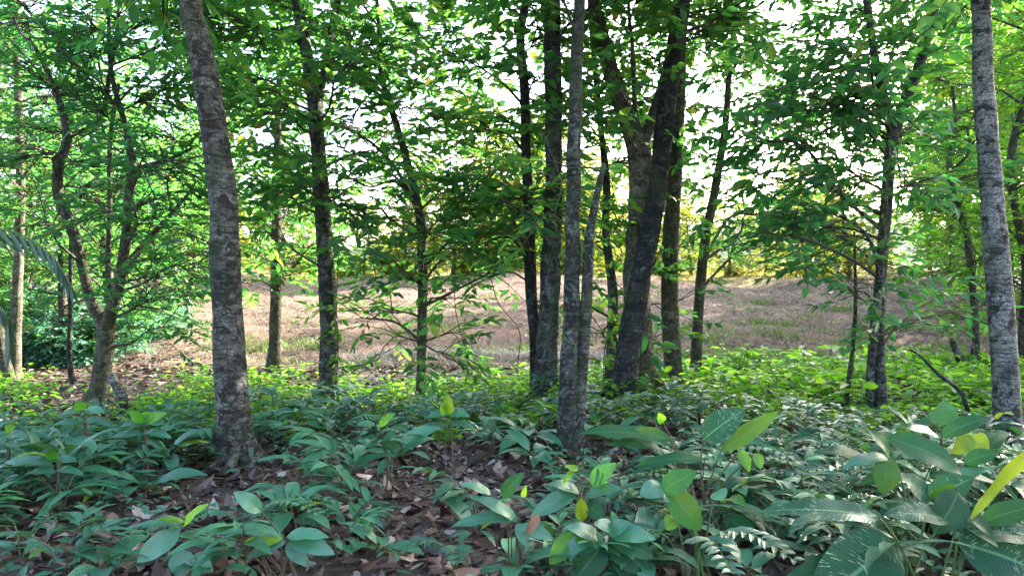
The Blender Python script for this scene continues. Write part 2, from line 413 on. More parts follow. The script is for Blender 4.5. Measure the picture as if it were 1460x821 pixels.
# ------------------------------------------------------------------ setting
def sheet(name, xs, ys, zoff, mat, keep=None, smooth=True, rough=0.0):
    X, Y = np.meshgrid(xs, ys)
    Z = gz(X, Y) + zoff
    if rough > 0: Z = Z + rough * (np.random.default_rng(4).random(Z.shape) + .8 * np.sin(X * 2.1 + np.sin(Y * 1.3) * 1.5) * np.sin(Y * 3.3 + X * .7))
    V = np.stack([X, Y, Z], -1).reshape(-1, 3)
    nx = len(xs); i = np.arange(len(ys) - 1)[:, None] * nx; j = np.arange(nx - 1)[None]
    Q = np.stack([i + j, i + j + 1, i + nx + j + 1, i + nx + j], -1).reshape(-1, 4)
    if keep is not None:
        c = V[Q].mean(1); Q = Q[keep(c[:, 0], c[:, 1])]
    b = MB(); b.add(V, Q); return b.build(name, mat, smooth=smooth)

def grow(a, b, s0, k):
    r = [a]; s = s0
    while r[-1] < b: r.append(r[-1] + s); s *= k
    return r
pos = grow(22, 1600, .6, 1.12)
xs = sorted([-p for p in pos] + list(np.linspace(-21.7, 21.7, 180)) + pos)
ys = sorted([-p + 18 for p in grow(21, 600, .8, 1.2)] + list(np.linspace(-2.7, 25, 150)) + grow(25.2, 90, .4, 1.03) + grow(93, 1600, 4, 1.15))
tag(sheet('ground', xs, ys, 0, M['ground']), kind='structure')
def field_left(y): return -6.6 - .36 * (y - 13.5)
def field_right(y): return 12.5 + .42 * (y - 13.5)
def fkeep(x, y):
    w = .35 * np.sin(y * 1.9) + .25 * np.sin(y * 4.3 + 1)
    e = 13.7 + .4 * np.sin(x * .8) + .22 * np.sin(x * 2.3 + 1) + .08 * np.sin(x * 7)
    return (x > field_left(y) + w) & (x < field_right(y) + w) & (y > e)
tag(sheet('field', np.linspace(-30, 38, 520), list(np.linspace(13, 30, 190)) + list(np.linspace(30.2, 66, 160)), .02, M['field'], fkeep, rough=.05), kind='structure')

# far hill ridge
b = MB(); hx = np.linspace(-420, 420, 90); hy = np.linspace(190, 420, 26)
X, Y = np.meshgrid(hx, hy)
prof = np.clip((Y - 190) / 120, 0, 1); prof = prof * prof * (3 - 2 * prof)
Z = -2 + prof * (24 + 9 * np.sin(X * .013 + .6) + 4 * np.sin(X * .041 + 2) + 1.6 * np.sin(X * .13) + 1.3 * np.sin(X * .31 + Y * .2))
V = np.stack([X, Y, Z], -1).reshape(-1, 3); nx = 90
i = np.arange(25)[:, None] * nx; j = np.arange(89)[None]
b.add(V, np.stack([i + j, i + j + 1, i + nx + j + 1, i + nx + j], -1).reshape(-1, 4))
tag(b.build('hill', M['hill']), kind='structure')

# ------------------------------------------------------------------ foliage on limbs
def sprays(mb, base, dirs, leafL, nleaf, rg, tint0=0.0, spread=0.28, wide=.46, mat=0, tmat=1, droop=.10):
    """leafy twigs: alternate leaves along each twig"""
    n = len(base)
    if n == 0: return
    dirs = nrm(dirs)
    tl = leafL * rg.uniform(1.6, 3.4, n)
    up = np.tile([0, 0, 1.0], (n, 1)) + rg.normal(0, .25, (n, 3))
    side = nrm(np.cross(dirs, up)); upn = np.cross(side, dirs)
    end = base + dirs * tl[:, None] - np.array([0, 0, 1.0]) * (tl * .15)[:, None]
    V, Q = thin_tubes(base, end, .0045, .002); mb.add(V, Q, tmat)
    k = np.arange(nleaf)
    t = (k + .6) / nleaf
    P = base[:, None] + (end - base)[:, None] * t[None, :, None]
    sg = np.where(k % 2 == 0, 1, -1)[None, :, None]
    ang = rg.uniform(.6, 1.1, (n, nleaf))[..., None]
    ang[:, -1] = .1
    D = dirs[:, None] * np.cos(ang) + side[:, None] * sg * np.sin(ang)
    D = D + rg.normal(0, .22, D.shape); D[..., 2] -= droop * rg.uniform(-.6, 3.0, (n, nleaf))
    N = upn[:, None] + rg.normal(0, spread, D.shape)
    L = leafL * rg.uniform(.65, 1.25, (n, nleaf))
    T = np.clip(tint0 + rg.beta(1.6, 2.2, (n, nleaf)) + rg.normal(0, .12, (n, 1)), 0, 1)
    keepm = rg.random((n, nleaf)) > .12
    P = P[keepm]; D = D[keepm]; N = N[keepm]; L = L[keepm]; T = T[keepm]
    V, Q, UV = leaves6(P, D, N, L, L * wide * rg.uniform(.85, 1.15, len(L)))
    mb.add(V, Q, mat, np.repeat(T, 2), UV)

def limb_curve(a, e, rg, rise=.12):
    d = e - a; L = np.linalg.norm(d)
    m1 = a + d * .35 + np.array([0, 0, rise * L]) + rg.normal(0, .05 * L, 3)
    m2 = a + d * .7 + np.array([0, 0, rise * .8 * L]) + rg.normal(0, .05 * L, 3)
    return np.array([a, m1, m2, e])

def limb_foliage(crown, C, ns, leafL, nleaf, rg, reach, tint0=0, spread=.28, wide=.4, tmin=.25, droop=.10):
    t = rg.uniform(tmin, 1, ns) ** .8
    idx = np.clip((t * (len(C) - 1)).astype(int), 0, len(C) - 2)
    p = C[idx]; tn = nrm(C[idx + 1] - C[idx])
    az = rg.uniform(.4, 1.5, ns) * np.where(rg.random(ns) < .5, 1, -1)
    ca, sa = np.cos(az), np.sin(az)
    d = np.stack([tn[:, 0] * ca - tn[:, 1] * sa, tn[:, 0] * sa + tn[:, 1] * ca, tn[:, 2] * .5 + rg.normal(0, .35, ns)], -1)
    d = nrm(d); off = reach * rg.uniform(.1, 1, ns)[:, None]
    mid = p + d * off * .5 + np.array([0, 0, 1]) * off * .06
    q = p + d * off
    V, Q = thin_tubes(p, mid, .009, .007); crown.add(V, Q, 1)
    V, Q = thin_tubes(mid, q, .007, .0045); crown.add(V, Q, 1)
    d2 = d + rg.normal(0, .3, d.shape); d2[:, 2] = d2[:, 2] * .5 - .05
    sprays(crown, q, d2, leafL, nleaf, rg, tint0, spread, wide, droop=droop)
    ex = mid[::2]
    d3 = d[::2] + rg.normal(0, .6, ex.shape); d3[:, 2] *= .5
    sprays(crown, ex, d3, leafL, max(4, nleaf - 3), rg, tint0, spread, wide, droop=droop)

DENS = 1.45
def make_tree(name, label, Y, stems, bark, regions, leaf='leaf_canopy', upper=7, leafL=.15, flare=.5, seed=1, top=9.0, lobes=4, wob=0.1, wide=.52, extra=None, group=None, upmul=1.0, minz=.7):
    """stems: lists of (px, py, width_px) from the foot upwards; regions: (x0,y0,x1,y1,nlimb,nspray[,dy0,dy1])"""
    rg = np.random.default_rng(seed)
    fx = stems[0][0][0]
    g = ground_at(fx, Y)
    root = thing(name, tuple(g), label, 'tree', group)
    samples = []
    for si, st in enumerate(stems):
        P = []; W = []
        ph = rg.uniform(0, 6.28)
        for k, (px, py, w) in enumerate(st):
            p = at(px, py, Y); p[1] += wob * math.sin(ph + p[2] * .9) - wob * math.sin(ph + 0)
            if si > 0 and k == 0: p[1] = stem_y if False else p[1]
            P.append(p); W.append(w / F * Y * .5)
        if si == 0 or st[0][1] > 500:
            P[0][2] = gz1(P[0][0], P[0][1]) - .12
        else:
            d = np.linalg.norm(np.array(samples)[:, :3] - P[0], axis=1); P[0] = np.array(samples[int(d.argmin())][:3])
        # carry the stem on above the picture, tapering
        d = nrm(P[-1] - P[-2]); d = nrm(d * np.array([.6, .6, 1]) + np.array([0, 0, .5]))
        ztop = top * rg.uniform(.9, 1.05)
        if P[-1][2] < ztop - .5 and st[-1][1] < 60:
            q = P[-1]; rem = ztop - q[2]
            P += [q + d * rem * .5 + rg.normal(0, .12, 3), q + d * rem + rg.normal(0, .2, 3)]; W += [W[-1] * .62, W[-1] * .2]
        fl = (.22, flare, lobes) if (si == 0 or st[0][1] > 500) else None
        sides = 20 if Y < 10 and W[0] > .06 else 12
        V, Q = tube(P, W, sides, None, .035, fl, seed * 17 + si)
        b = MB(); b.add(V, Q); b.build('trunk' if si == 0 or st[0][1] > 500 else 'branch', M[bark], root, g)
        C, w = catmull(P, W, 60)
        samples += [np.array([*c, ww]) for c, ww in zip(C, w)]
    S = np.array(samples)
    w0 = stems[0][0][2] / F * Y * .5
    if Y < 10.8 and w0 > .1:
        a0 = rg.uniform(0, 6.28)
        for k in range(5):
            a = a0 + k * 1.256 + rg.normal(0, .2); h = np.array([math.cos(a), math.sin(a), 0]); Lr = w0 * rg.uniform(2.2, 3.6)
            c0 = np.array([S[0][0], S[0][1], g[2]])
            P = [c0 + h * w0 * .55 + [0, 0, w0 * 1.5], c0 + h * w0 * 1.15 + [0, 0, w0 * .35]]
            q = c0 + h * Lr; q[2] = gz1(q[0], q[1]) - .04; mq = (P[1] + q) / 2; mq[2] = gz1(mq[0], mq[1]) + w0 * .08
            V, Q = tube(P + [mq, q], [w0 * .30, w0 * .36, w0 * .22, w0 * .08], 8, 14, .08, None, int(rg.integers(1e6)))
            b = MB(); b.add(V, Q); b.build('root', M[bark], root, g)
    crown = MB()
    def do_limb(e, ns, lf, reach, part, tint0=0):
        ns = int(ns * DENS * (.62 if e[2] < 2.3 and Y < 13.5 else 1))
        hd = np.hypot(S[:, 0] - e[0], S[:, 1] - e[1])
        want = e[2] - rg.uniform(.15, .6) * hd
        cost = np.abs(S[:, 2] - want) + .35 * hd + (S[:, 2] < minz) * 8
        s = S[int(cost.argmin())]
        c = limb_curve(s[:3], e, rg, rg.uniform(.02, .16))
        L = np.linalg.norm(e - s[:3]); r0 = min(s[3] * .6, .010 + .009 * L)
        b2 = MB(); V, Q = tube(c, [r0, r0 * .75, r0 * .5, .004], 7, max(8, int(L / .12)), .05, None, int(rg.integers(1e6)))
        if part:
            b2.add(V, Q); b2.build('branch', M['twig'] if r0 < .02 else M[bark], root, g)
        else: crown.add(V, Q, 1)
        C, _ = catmull(c, [1, 1, 1, 1], 30)
        limb_foliage(crown, C, ns, lf, 9, rg, reach, tint0, .3, wide)
    cnt = 0
    for rgn in regions:
        x0, y0, x1, y1, nl, ns = rgn[:6]
        dy0, dy1 = (rgn[6], rgn[7]) if len(rgn) > 6 else (-1.1, 1.3)
        for k in range(nl):
            py = y0 + (y1 - y0) * (k + rg.random()) / nl
            px = rg.uniform(x0, x1)
            dy = rg.uniform(dy0, dy1)
            e = at(px, py, Y + dy); cnt += 1
            do_limb(e, ns, leafL, .95, cnt <= 12)
    cx, cy = S[-1][0], S[-1][1]
    for k in range(int(upper)):
        a = rg.uniform(0, 6.28); r = rg.uniform(.8, 3.0)
        i = rg.integers(len(S) // 2, len(S)); zt = rg.uniform(6.2, top + .6)
        e = np.array([S[i][0] + r * math.cos(a), S[i][1] + r * math.sin(a), zt])
        do_limb(e, int(16 * upmul), leafL * 1.25, .8, False)
    if crown.n: crown.build('crown', [M[leaf], M['twig']], root, g)
    if extra: extra(root, g, rg)
    return root

LM = []   # landmarks for the labels: (x, y, phrase)
def lm(px, Y, phrase): LM.append(((px - CX) / F * Y, Y, phrase))

def burl(pxpys, Y):
    def f(root, g, rg):
        for px, py, r in pxpys:
            p = at(px, py, Y - .05); rr = r / F * Y
            t = np.linspace(0, 1, 7); b = MB()
            C = p + np.outer(t - .5, [0, 0, 1.7 * rr]); w = rr * np.sqrt(np.clip(1 - (2 * t - 1) ** 2, .03, 1))
            V, Q = tube(C, w, 12, 9, .12, None, int(rg.integers(1e6))); b.add(V, Q); b.build('burl', M['bark_black'], root, g)
    return f

def climber(label, Y, pts, mat, L0, n, seed, spread=.10):
    rg = np.random.default_rng(seed); P = np.array([at(x, y, Y) for x, y in pts]); g = P[0].copy(); g[2] = gz1(g[0], g[1])
    root = thing('climbing_plant', tuple(g), label, 'climber')
    b = MB(); V, Q = tube(np.vstack([g, P]), [.006] * (len(P) + 1), 6); b.add(V, Q); b.build('stem', M['twig'], root, g)
    C, _ = catmull(P, [1] * len(P), 60); b = MB(); i = rg.integers(0, 60, n)
    D = np.stack([rg.normal(0, 1, n), -abs(rg.normal(.3, .5, n)), rg.normal(-.3, .5, n)], -1)
    q = C[i] + nrm(D) * spread * rg.uniform(.2, 1, (n, 1)); L = L0 * rg.uniform(.6, 1.3, n)
    V, Q, UV = leaves6(q, D, np.array([0, -.5, 1.0]) + rg.normal(0, .35, (n, 3)), L, L * .55); b.add(V, Q, 0, np.repeat(rg.beta(2, 2, n), 2), UV)
    b.build('foliage', [M[mat]], root, g)

# ---- the trunks one can tell apart in the photograph
make_tree('forest_tree', 'thick grey leaning trunk with ring scars standing in the left foreground', 6.0,
          [[(343, 690, 50), (333, 610, 46), (322, 520, 45), (314, 400, 42), (309, 290, 40), (296, 170, 38), (278, 50, 34), (268, -20, 32)]],
          'bark_grey', [(110, -330, 520, -20, 8, 14), (330, -330, 520, -150, 3, 9)], upper=7, flare=.55, seed=101, minz=4.3, leafL=.15, lobes=3)
lm(340, 6.0, 'thick grey leaning trunk')
make_tree('forest_tree', 'slim straight trunk with a high fork, left of centre behind the leaning trunk', 9.8,
          [[(466, 575, 27), (469, 480, 26), (464, 330, 23), (454, 160, 20), (442, 80, 17), (428, -5, 15)], [(457, 175, 12), (468, 80, 11), (487, -10, 10)]],
          'bark_grey', [(330, -30, 560, 120, 8, 12), (330, 100, 560, 330, 8, 12), (330, -60, 470, 140, 4, 14)], upper=5, seed=102, leafL=.165)
lm(466, 9.8, 'slim straight high-forked trunk')
make_tree('forest_tree', 'thin grooved trunk at the edge of the field, behind the leaning trunk', 13.0,
          [[(391, 535, 21), (393, 480, 17), (397, 390, 15), (400, 250, 12), (401, 120, 10), (405, 10, 8)]],
          'bark_warm', [(320, 40, 480, 300, 7, 12), (330, 280, 500, 420, 6, 9), (280, 200, 400, 400, 3, 8)], upper=3, seed=103, leafL=.17, flare=.8)
lm(391, 13, 'thin grooved trunk by the field')
make_tree('forest_tree', 'slender bent sapling with wide leafy sprays hanging over the field', 10.0,
          [[(600, 570, 14), (601, 460, 14), (601, 370, 15), (597, 310, 14), (584, 250, 11), (563, 175, 10), (542, 105, 8), (540, 40, 6)], [(598, 300, 6), (560, 235, 5), (520, 195, 4), (470, 170, 3)]],
          'bark_warm', [(500, 400, 730, 520, 7, 7), (500, 300, 740, 400, 7, 8), (470, 160, 720, 320, 9, 9), (470, 0, 690, 180, 9, 11)], upper=4, seed=104, leafL=.17, flare=.35, top=7.5, wide=.42)
lm(600, 10, 'slender bent sapling')
make_tree('forest_tree', 'dark slim trunk with black burls, leftmost of the central cluster', 9.8,
          [[(766, 575, 19), (762, 480, 16), (756, 390, 17), (755, 310, 15), (751, 230, 15), (748, 120, 14), (742, 50, 13), (751, -10, 12)]],
          'bark_black', [(640, -20, 790, 150, 6, 11), (650, 140, 800, 330, 6, 10), (640, 280, 760, 420, 4, 7)], upper=5, seed=105, leafL=.17, extra=burl([(740, 44, 9), (752, 108, 8)], 9.8), flare=.3)
lm(766, 9.8, 'burled slim trunk')
make_tree('forest_tree', 'stout lichen-patched trunk, thickest upright of the central cluster', 9.4,
          [[(776, 582, 37), (781, 480, 31), (786, 380, 28), (790, 250, 25), (788, 100, 24), (787, -10, 23)]],
          'bark_dark', [(690, -200, 900, 20, 7, 12)], upper=6, seed=106, leafL=.17)
lm(776, 9.4, 'stout lichen-patched trunk')
make_tree('forest_tree', 'dark lichen-spotted tree dividing near its foot into two stems, front of the central cluster', 6.9,
          [[(808, 648, 33), (809, 590, 28), (814, 470, 25), (817, 330, 21), (820, 180, 20), (825, 40, 18), (828, -20, 16)],
           [(822, 640, 20), (828, 540, 19), (836, 430, 17), (840, 340, 14), (850, 280, 10), (860, 235, 7)]],
          'bark_dark', [(720, -300, 980, -30, 7, 12), (770, 180, 900, 330, 3, 2, -.5, .3)], upper=6, seed=107, leafL=.15, flare=.4, wob=.05)
lm(812, 6.9, 'two-stemmed tree of the cluster')
make_tree('forest_tree', 'thin dark pole-like trunk between the two-stemmed tree and the pale forked tree', 10.6,
          [[(868, 565, 17), (874, 470, 16), (875, 410, 14), (866, 330, 11), (867, 260, 11), (856, 160, 9), (846, 60, 8), (842, -10, 7)]],
          'bark_dark', [(800, 300, 900, 520, 6, 6), (800, 60, 900, 260, 5, 9)], 'leaf_bright', upper=3, seed=108, leafL=.15, flare=.3)
make_tree('forest_tree', 'big pale tree forking wide at mid height, rear of the central cluster', 9.6,
          [[(916, 585, 52), (912, 520, 42), (906, 400, 37), (913, 290, 35), (911, 215, 33), (893, 160, 27), (872, 95, 24), (856, 30, 21), (848, -20, 20)],
           [(914, 225, 20), (932, 165, 17), (950, 110, 16), (966, 40, 15), (975, -20, 14)], [(908, 200, 8), (905, 140, 8), (900, 60, 6), (895, 0, 5)]],
          'bark_pale', [(800, -200, 1020, 40, 8, 12), (820, 30, 1000, 200, 4, 8)], upper=8, seed=109, leafL=.17, flare=.5, lobes=5)
lm(916, 9.6, 'big pale forked tree')
make_tree('forest_tree', 'blackish trunk leaning to the right across the pale forked tree', 9.1,
          [[(884, 590, 44), (893, 530, 37), (904, 460, 33), (921, 370, 30), (940, 270, 27), (952, 150, 26), (968, 30, 25), (974, -20, 24)]],
          'bark_black', [(880, -220, 1120, 20, 8, 12)], upper=7, seed=110, leafL=.17, flare=.35)
lm(884, 9.1, 'blackish leaning trunk')
make_tree('forest_tree', 'straight warm brown trunk right behind the blackish leaning trunk', 10.7,
          [[(963, 562, 27), (957, 470, 25), (954, 380, 24), (958, 270, 22), (965, 120, 18), (968, -10, 15)]],
          'bark_warm', [(900, -60, 1060, 200, 6, 11), (920, 330, 1010, 500, 5, 6)], upper=5, seed=111, leafL=.16)
lm(963, 10.7, 'straight warm brown trunk')
make_tree('forest_tree', 'slender grey trunk leaning right, alone to the right of the central cluster', 12.0,
          [[(991, 545, 17), (996, 450, 15), (1004, 350, 14), (1018, 265, 12), (1030, 180, 10), (1036, 100, 8), (1042, 40, 6)]],
          'bark_warm', [(970, 40, 1160, 200, 8, 11), (960, 190, 1130, 360, 5, 8)], upper=4, seed=112, leafL=.16, flare=.3)
lm(991, 12, 'slender trunk right of the cluster')
make_tree('forest_tree', 'slim Y-forked tree with dark drooping foliage, right of centre', 8.8,
          [[(1258, 602, 17), (1256, 520, 16), (1258, 420, 16), (1263, 320, 15), (1269, 205, 16), (1287, 145, 14), (1306, 85, 13), (1322, 20, 12), (1330, -20, 11)],
           [(1268, 205, 13), (1256, 140, 12), (1240, 80, 11), (1229, 10, 10)], [(1275, 190, 10), (1300, 130, 9), (1326, 70, 8), (1342, 0, 7)],
           [(1238, 590, 12), (1243, 500, 11), (1250, 400, 12), (1252, 300, 10), (1256, 200, 7)]],
          'bark_dark', [(1050, 120, 1290, 250, 8, 12), (1060, 240, 1300, 370, 7, 10), (1150, 370, 1320, 480, 5, 6), (1100, -40, 1350, 140, 8, 10)],
          'leaf_dark', upper=5, seed=113, leafL=.165, flare=.3, wide=.45)
lm(1258, 8.8, 'slim Y-forked tree')
make_tree('forest_tree', 'straight pale grey trunk with dark blotches near the right border', 6.5,
          [[(1438, 662, 38), (1435, 560, 35), (1429, 420, 34), (1420, 250, 30), (1412, 110, 27), (1407, -15, 25)]],
          'bark_spot', [(1290, -330, 1500, -20, 7, 13), (1380, -60, 1500, 30, 2, 8)], upper=6, seed=114, minz=4.5, leafL=.15, flare=.25, wob=.05)
lm(1438, 6.5, 'pale blotched trunk')
make_tree('forest_tree', 'thin crooked sapling left of the pale blotched trunk', 12.2,
          [[(1394, 547, 10), (1391, 450, 9), (1388, 390, 10), (1384, 330, 9), (1370, 280, 8), (1363, 230, 7), (1372, 175, 5), (1366, 120, 4)], [(1366, 245, 5), (1386, 215, 4), (1384, 180, 3)]],
          'bark_warm', [(1320, 110, 1460, 290, 6, 9), (1340, 290, 1470, 440, 5, 8)], 'leaf_bright', upper=0, seed=115, leafL=.16, flare=.2)
make_tree('forest_tree', 'low forked tree with two crooked boughs and fine leaves at the left', 9.5,
          [[(139, 580, 30), (144, 530, 25), (151, 468, 25), (130, 430, 14), (120, 375, 14), (108, 325, 15), (92, 280, 15), (94, 240, 14), (107, 195, 12), (90, 130, 8), (60, 70, 5), (35, 40, 3)],
           [(152, 475, 20), (168, 430, 17), (180, 390, 15), (190, 330, 13), (194, 280, 12), (200, 240, 10), (188, 180, 8), (168, 110, 6), (160, 20, 4)],
           [(181, 390, 8), (190, 355, 8), (240, 300, 6), (262, 275, 4), (275, 255, 3)], [(200, 245, 7), (235, 225, 6), (275, 205, 4)], [(107, 195, 8), (130, 165, 7), (148, 90, 6), (160, 30, 4), (163, -20, 3)],
           [(156, 450, 8), (161, 380, 7), (163, 300, 7), (160, 200, 6), (168, 120, 5)]],
          'bark_warm', [(0, 30, 300, 130, 10, 13), (20, 120, 290, 230, 8, 13), (0, 210, 200, 330, 6, 14), (190, 270, 300, 400, 4, 16), (180, 380, 290, 470, 4, 15), (0, -40, 330, 40, 8, 14)],
          'leaf_dark', upper=5, seed=116, leafL=.12, flare=.35, top=7, wide=.45)
lm(139, 9.5, 'low forked tree at the left')
make_tree('forest_tree', 'straight pale trunk at the left border behind the palm frond', 12.6,
          [[(20, 545, 18), (19, 470, 15), (18, 380, 13), (21, 250, 12), (24, 120, 10), (22, -10, 8)]], 'bark_pale',
          [(-40, 200, 120, 340, 6, 10), (-30, -20, 140, 200, 7, 12)], upper=4, seed=117, leafL=.12, flare=.4)
lm(20, 12.6, 'pale trunk at the left border')
make_tree('forest_tree', 'leaning trunk touching the left border, only its foot showing', 12.4,
          [[(10, 545, 22), (-4, 480, 19), (-30, 380, 17), (-60, 230, 14), (-80, 60, 12)]], 'bark_warm', [(-150, 0, 20, 250, 5, 10)], upper=3, seed=118, leafL=.12)
make_tree('forest_tree', 'small leaning tree out in the field, left of the leaning grey trunk', 24.0,
          [[(262, 455, 9), (270, 410, 8), (275, 370, 7), (272, 300, 5), (280, 230, 3)]], 'bark_pale', [(210, 200, 330, 380, 8, 9, -1.5, 1.5)], 'leaf_bright', upper=0, seed=119, leafL=.19, flare=.2)

climber('leafy climber on the right side of the slim high-forked trunk', 9.72, [(478, 560), (482, 500), (480, 430), (484, 330)], 'leaf_bright', .13, 60, 31)
climber('big-leaved climber at the foot of the pale forked tree', 9.3, [(905, 575), (918, 530), (922, 490), (915, 440)], 'leaf_dark', .24, 24, 32, .16)
climber('yellow-green climber leaves between the central trunks', 9.3, [(860, 570), (862, 500), (872, 440), (866, 360), (890, 300)], 'leaf_bright', .13, 60, 33, .16)
# dark bent pole, stump, broken log
def pole(name, label, cat, pts, Y, bark, seed, twigs=()):
    g = ground_at(pts[0][0], Y); root = thing(name, tuple(g), label, cat)
    P = [at(x, y, Y) for x, y, w in pts]; W = [w / F * Y * .5 for x, y, w in pts]
    P[0][2] = gz1(P[0][0], P[0][1]) - .05
    b = MB(); V, Q = tube(P, W, 12, None, .06, None, seed); b.add(V, Q); b.build('trunk', M[bark], root, g)
    for tw in twigs:
        P = [at(x, y, Y) for x, y, w in tw]; W = [w / F * Y * .5 for x, y, w in tw]
        b = MB(); V, Q = tube(P, W, 8, None, .06, None, seed + 1); b.add(V, Q); b.build('branch', M[bark], root, g)
pole('dead_tree', 'black thin dead pole bent at its foot, near the low forked tree', 'dead tree', [(108, 548, 12), (101, 530, 8), (99, 500, 7), (100, 430, 6), (101, 340, 5), (100, 300, 4)], 11.6, 'bark_black', 3)
pole('leaning_log', 'short rough log leaning in the undergrowth beside the low forked tree', 'log', [(188, 612, 15), (178, 575, 15), (168, 550, 14), (158, 535, 13)], 8.4, 'bark_grey', 4)
pole('broken_stump', 'broken stump with snapped stubs leaning left, near the crooked sapling', 'stump', [(1391, 548, 13), (1376, 522, 13), (1364, 500, 12), (1356, 482, 6)], 12.0, 'bark_grey', 5,
     [[(1366, 503, 6), (1360, 494, 5), (1355, 490, 3)], [(1376, 522, 6), (1386, 505, 6), (1387, 492, 5)]])
pole('bent_sapling', 'thin leaning leafless stem left of the Y-forked tree', 'sapling', [(1203, 590, 8), (1211, 540, 7), (1217, 480, 6), (1220, 430, 5), (1218, 330, 3)], 9.0, 'bark_dark', 6)
pole('fallen_branch', 'dark bare branch arching out of the undergrowth right of the Y-forked tree', 'branch', [(1386, 596, 7), (1372, 560, 6), (1340, 535, 5), (1310, 505, 3), (1295, 498, 2)], 8.2, 'bark_black', 7)

# ------------------------------------------------------------------ generic trees, bushes: prototypes, then copies
def proto_tree(name, label, cat, height, rad, z0, nl, ns, leafL, leaf, bark, seed, group, r0=.11):
    rg = np.random.default_rng(seed)
    root = thing(name, (0, 0, 0), label, cat, group)
    P = [np.array([0, 0, -.15])]; 
    for k in range(1, 6): P.append(np.array([rg.normal(0, .07 * k), rg.normal(0, .07 * k), height * .95 * k / 5]))
    W = [r0 * 1.15, r0, r0 * .8, r0 * .6, r0 * .35, .012]
    b = MB(); V, Q = tube(P, W, 10, 40, .05, (.25, .4, 3), seed); b.add(V, Q); b.build('trunk', M[bark], root)
    C, w = catmull(P, W, 50)
    crown = MB()
    for k in range(nl):
        z = z0 + (height - z0) * (k + rg.random()) / nl
        u = (z - z0) / (height - z0)
        r = rad * (.55 + .9 * math.sin(math.pi * min(1, u * .85 + .12)) * .6) * rg.uniform(.55, 1.1)
        a = k * 2.4 + rg.normal(0, .5)
        e = np.array([r * math.cos(a), r * math.sin(a), z])
        zs = max(z - rg.uniform(.2, .7) * r, .35); s = C[int(np.abs(C[:, 2] - zs).argmin())]
        c = limb_curve(s, e, rg, .08)
        V, Q = tube(c, [.02 + .1 * r0, .018, .012, .004], 5, 9, .03, None, k); crown.add(V, Q, 1)
        CC, _ = catmull(c, [1] * 4, 24)
        limb_foliage(crown, CC, ns, leafL, 9, rg, .28 * rad, 0, .3, .42, .2)
    crown.build('crown', [M[leaf], M['twig']], root)
    return root

ORD = ['first', 'second', 'third', 'fourth', 'fifth', 'sixth', 'seventh', 'eighth', 'ninth', 'tenth', 'eleventh', 'twelfth', 'thirteenth', 'fourteenth', 'fifteenth',
       'sixteenth', 'seventeenth', 'eighteenth', 'nineteenth', 'twentieth']
def place_all(protos, spots, labelf, group):
    """spots: (x, y, scale); the prototypes themselves take the first places"""
    used = set()
    for k, (x, y, s) in enumerate(spots):
        p = protos[k % len(protos)]
        lab = labelf(k, x, y)
        if id(p) not in used and k < len(protos):
            used.add(id(p)); p.location = (x, y, gz1(x, y)); p.scale = (s, s, s); p['label'] = lab; p['group'] = group
            p.rotation_euler = (0, 0, k * 1.9)
        else: dup(p, (x, y, gz1(x, y)), R.uniform(0, 6.28), s, lab, group)

# right side: sunlit yellow-green wood along the field
pr = [proto_tree('edge_tree', 'x', 'tree', 13, 3.0, .9, 34, 16, .20, 'leaf_bright', 'bark_warm', 201, 'g'),
      proto_tree('edge_tree', 'x', 'tree', 14.5, 3.3, 1.8, 34, 16, .20, 'leaf_bright', 'bark_dark', 202, 'g'),
      proto_tree('edge_tree', 'x', 'tree', 10, 2.6, .5, 32, 15, .18, 'leaf_canopy', 'bark_warm', 203, 'g')]
sp = [(8.6, 12.6, .72), (10.6, 13.4, .85), (12.6, 15.0, .95)]
rr = np.random.default_rng(5)
for k in range(26):
    y = 14.5 + k * 1.35 + rr.uniform(-.4, .4); sp.append((field_right(y) - 1.0 + abs(rr.normal(0, 1.0)) + (k % 3) * 2.6, y, rr.uniform(.85, 1.35)))
sp.sort(key=lambda s: s[1])
place_all(pr, sp, lambda k, x, y: f'sunlit yellow-green tree beside the field, {ORD[k] if k < 20 else "among the farthest"} along its right edge' if k < 20 else 'sunlit yellow-green tree far up the right edge of the field', 'trees along the right edge of the field')
# left side: mixed wood
pl = [proto_tree('edge_tree', 'x', 'tree', 7.6, 2.4, .6, 30, 17, .15, 'leaf_canopy', 'bark_warm', 211, 'g'),
      proto_tree('edge_tree', 'x', 'tree', 8.8, 2.6, .9, 32, 17, .16, 'leaf_canopy', 'bark_pale', 212, 'g'),
      proto_tree('edge_tree', 'x', 'tree', 6.8, 2.3, .4, 30, 16, .15, 'leaf_canopy', 'bark_dark', 213, 'g')]
sp = [(-9.0, 15.0, .75), (-11.2, 15.8, .8), (-13.5, 16.0, .9)]
for k in range(12):
    y = 16 + k * 2.3 + rr.uniform(-.5, .5); sp.append((field_left(y) - .9 - abs(rr.normal(0, .8)) - (k % 3) * 2.4, y, rr.uniform(.7, 1.1)))
sp.sort(key=lambda s: s[1])
place_all(pl, sp, lambda k, x, y: f'leafy green tree beside the field, {ORD[k]} along its left edge' if k < 20 else 'leafy green tree far up the left edge of the field', 'trees along the left edge of the field')
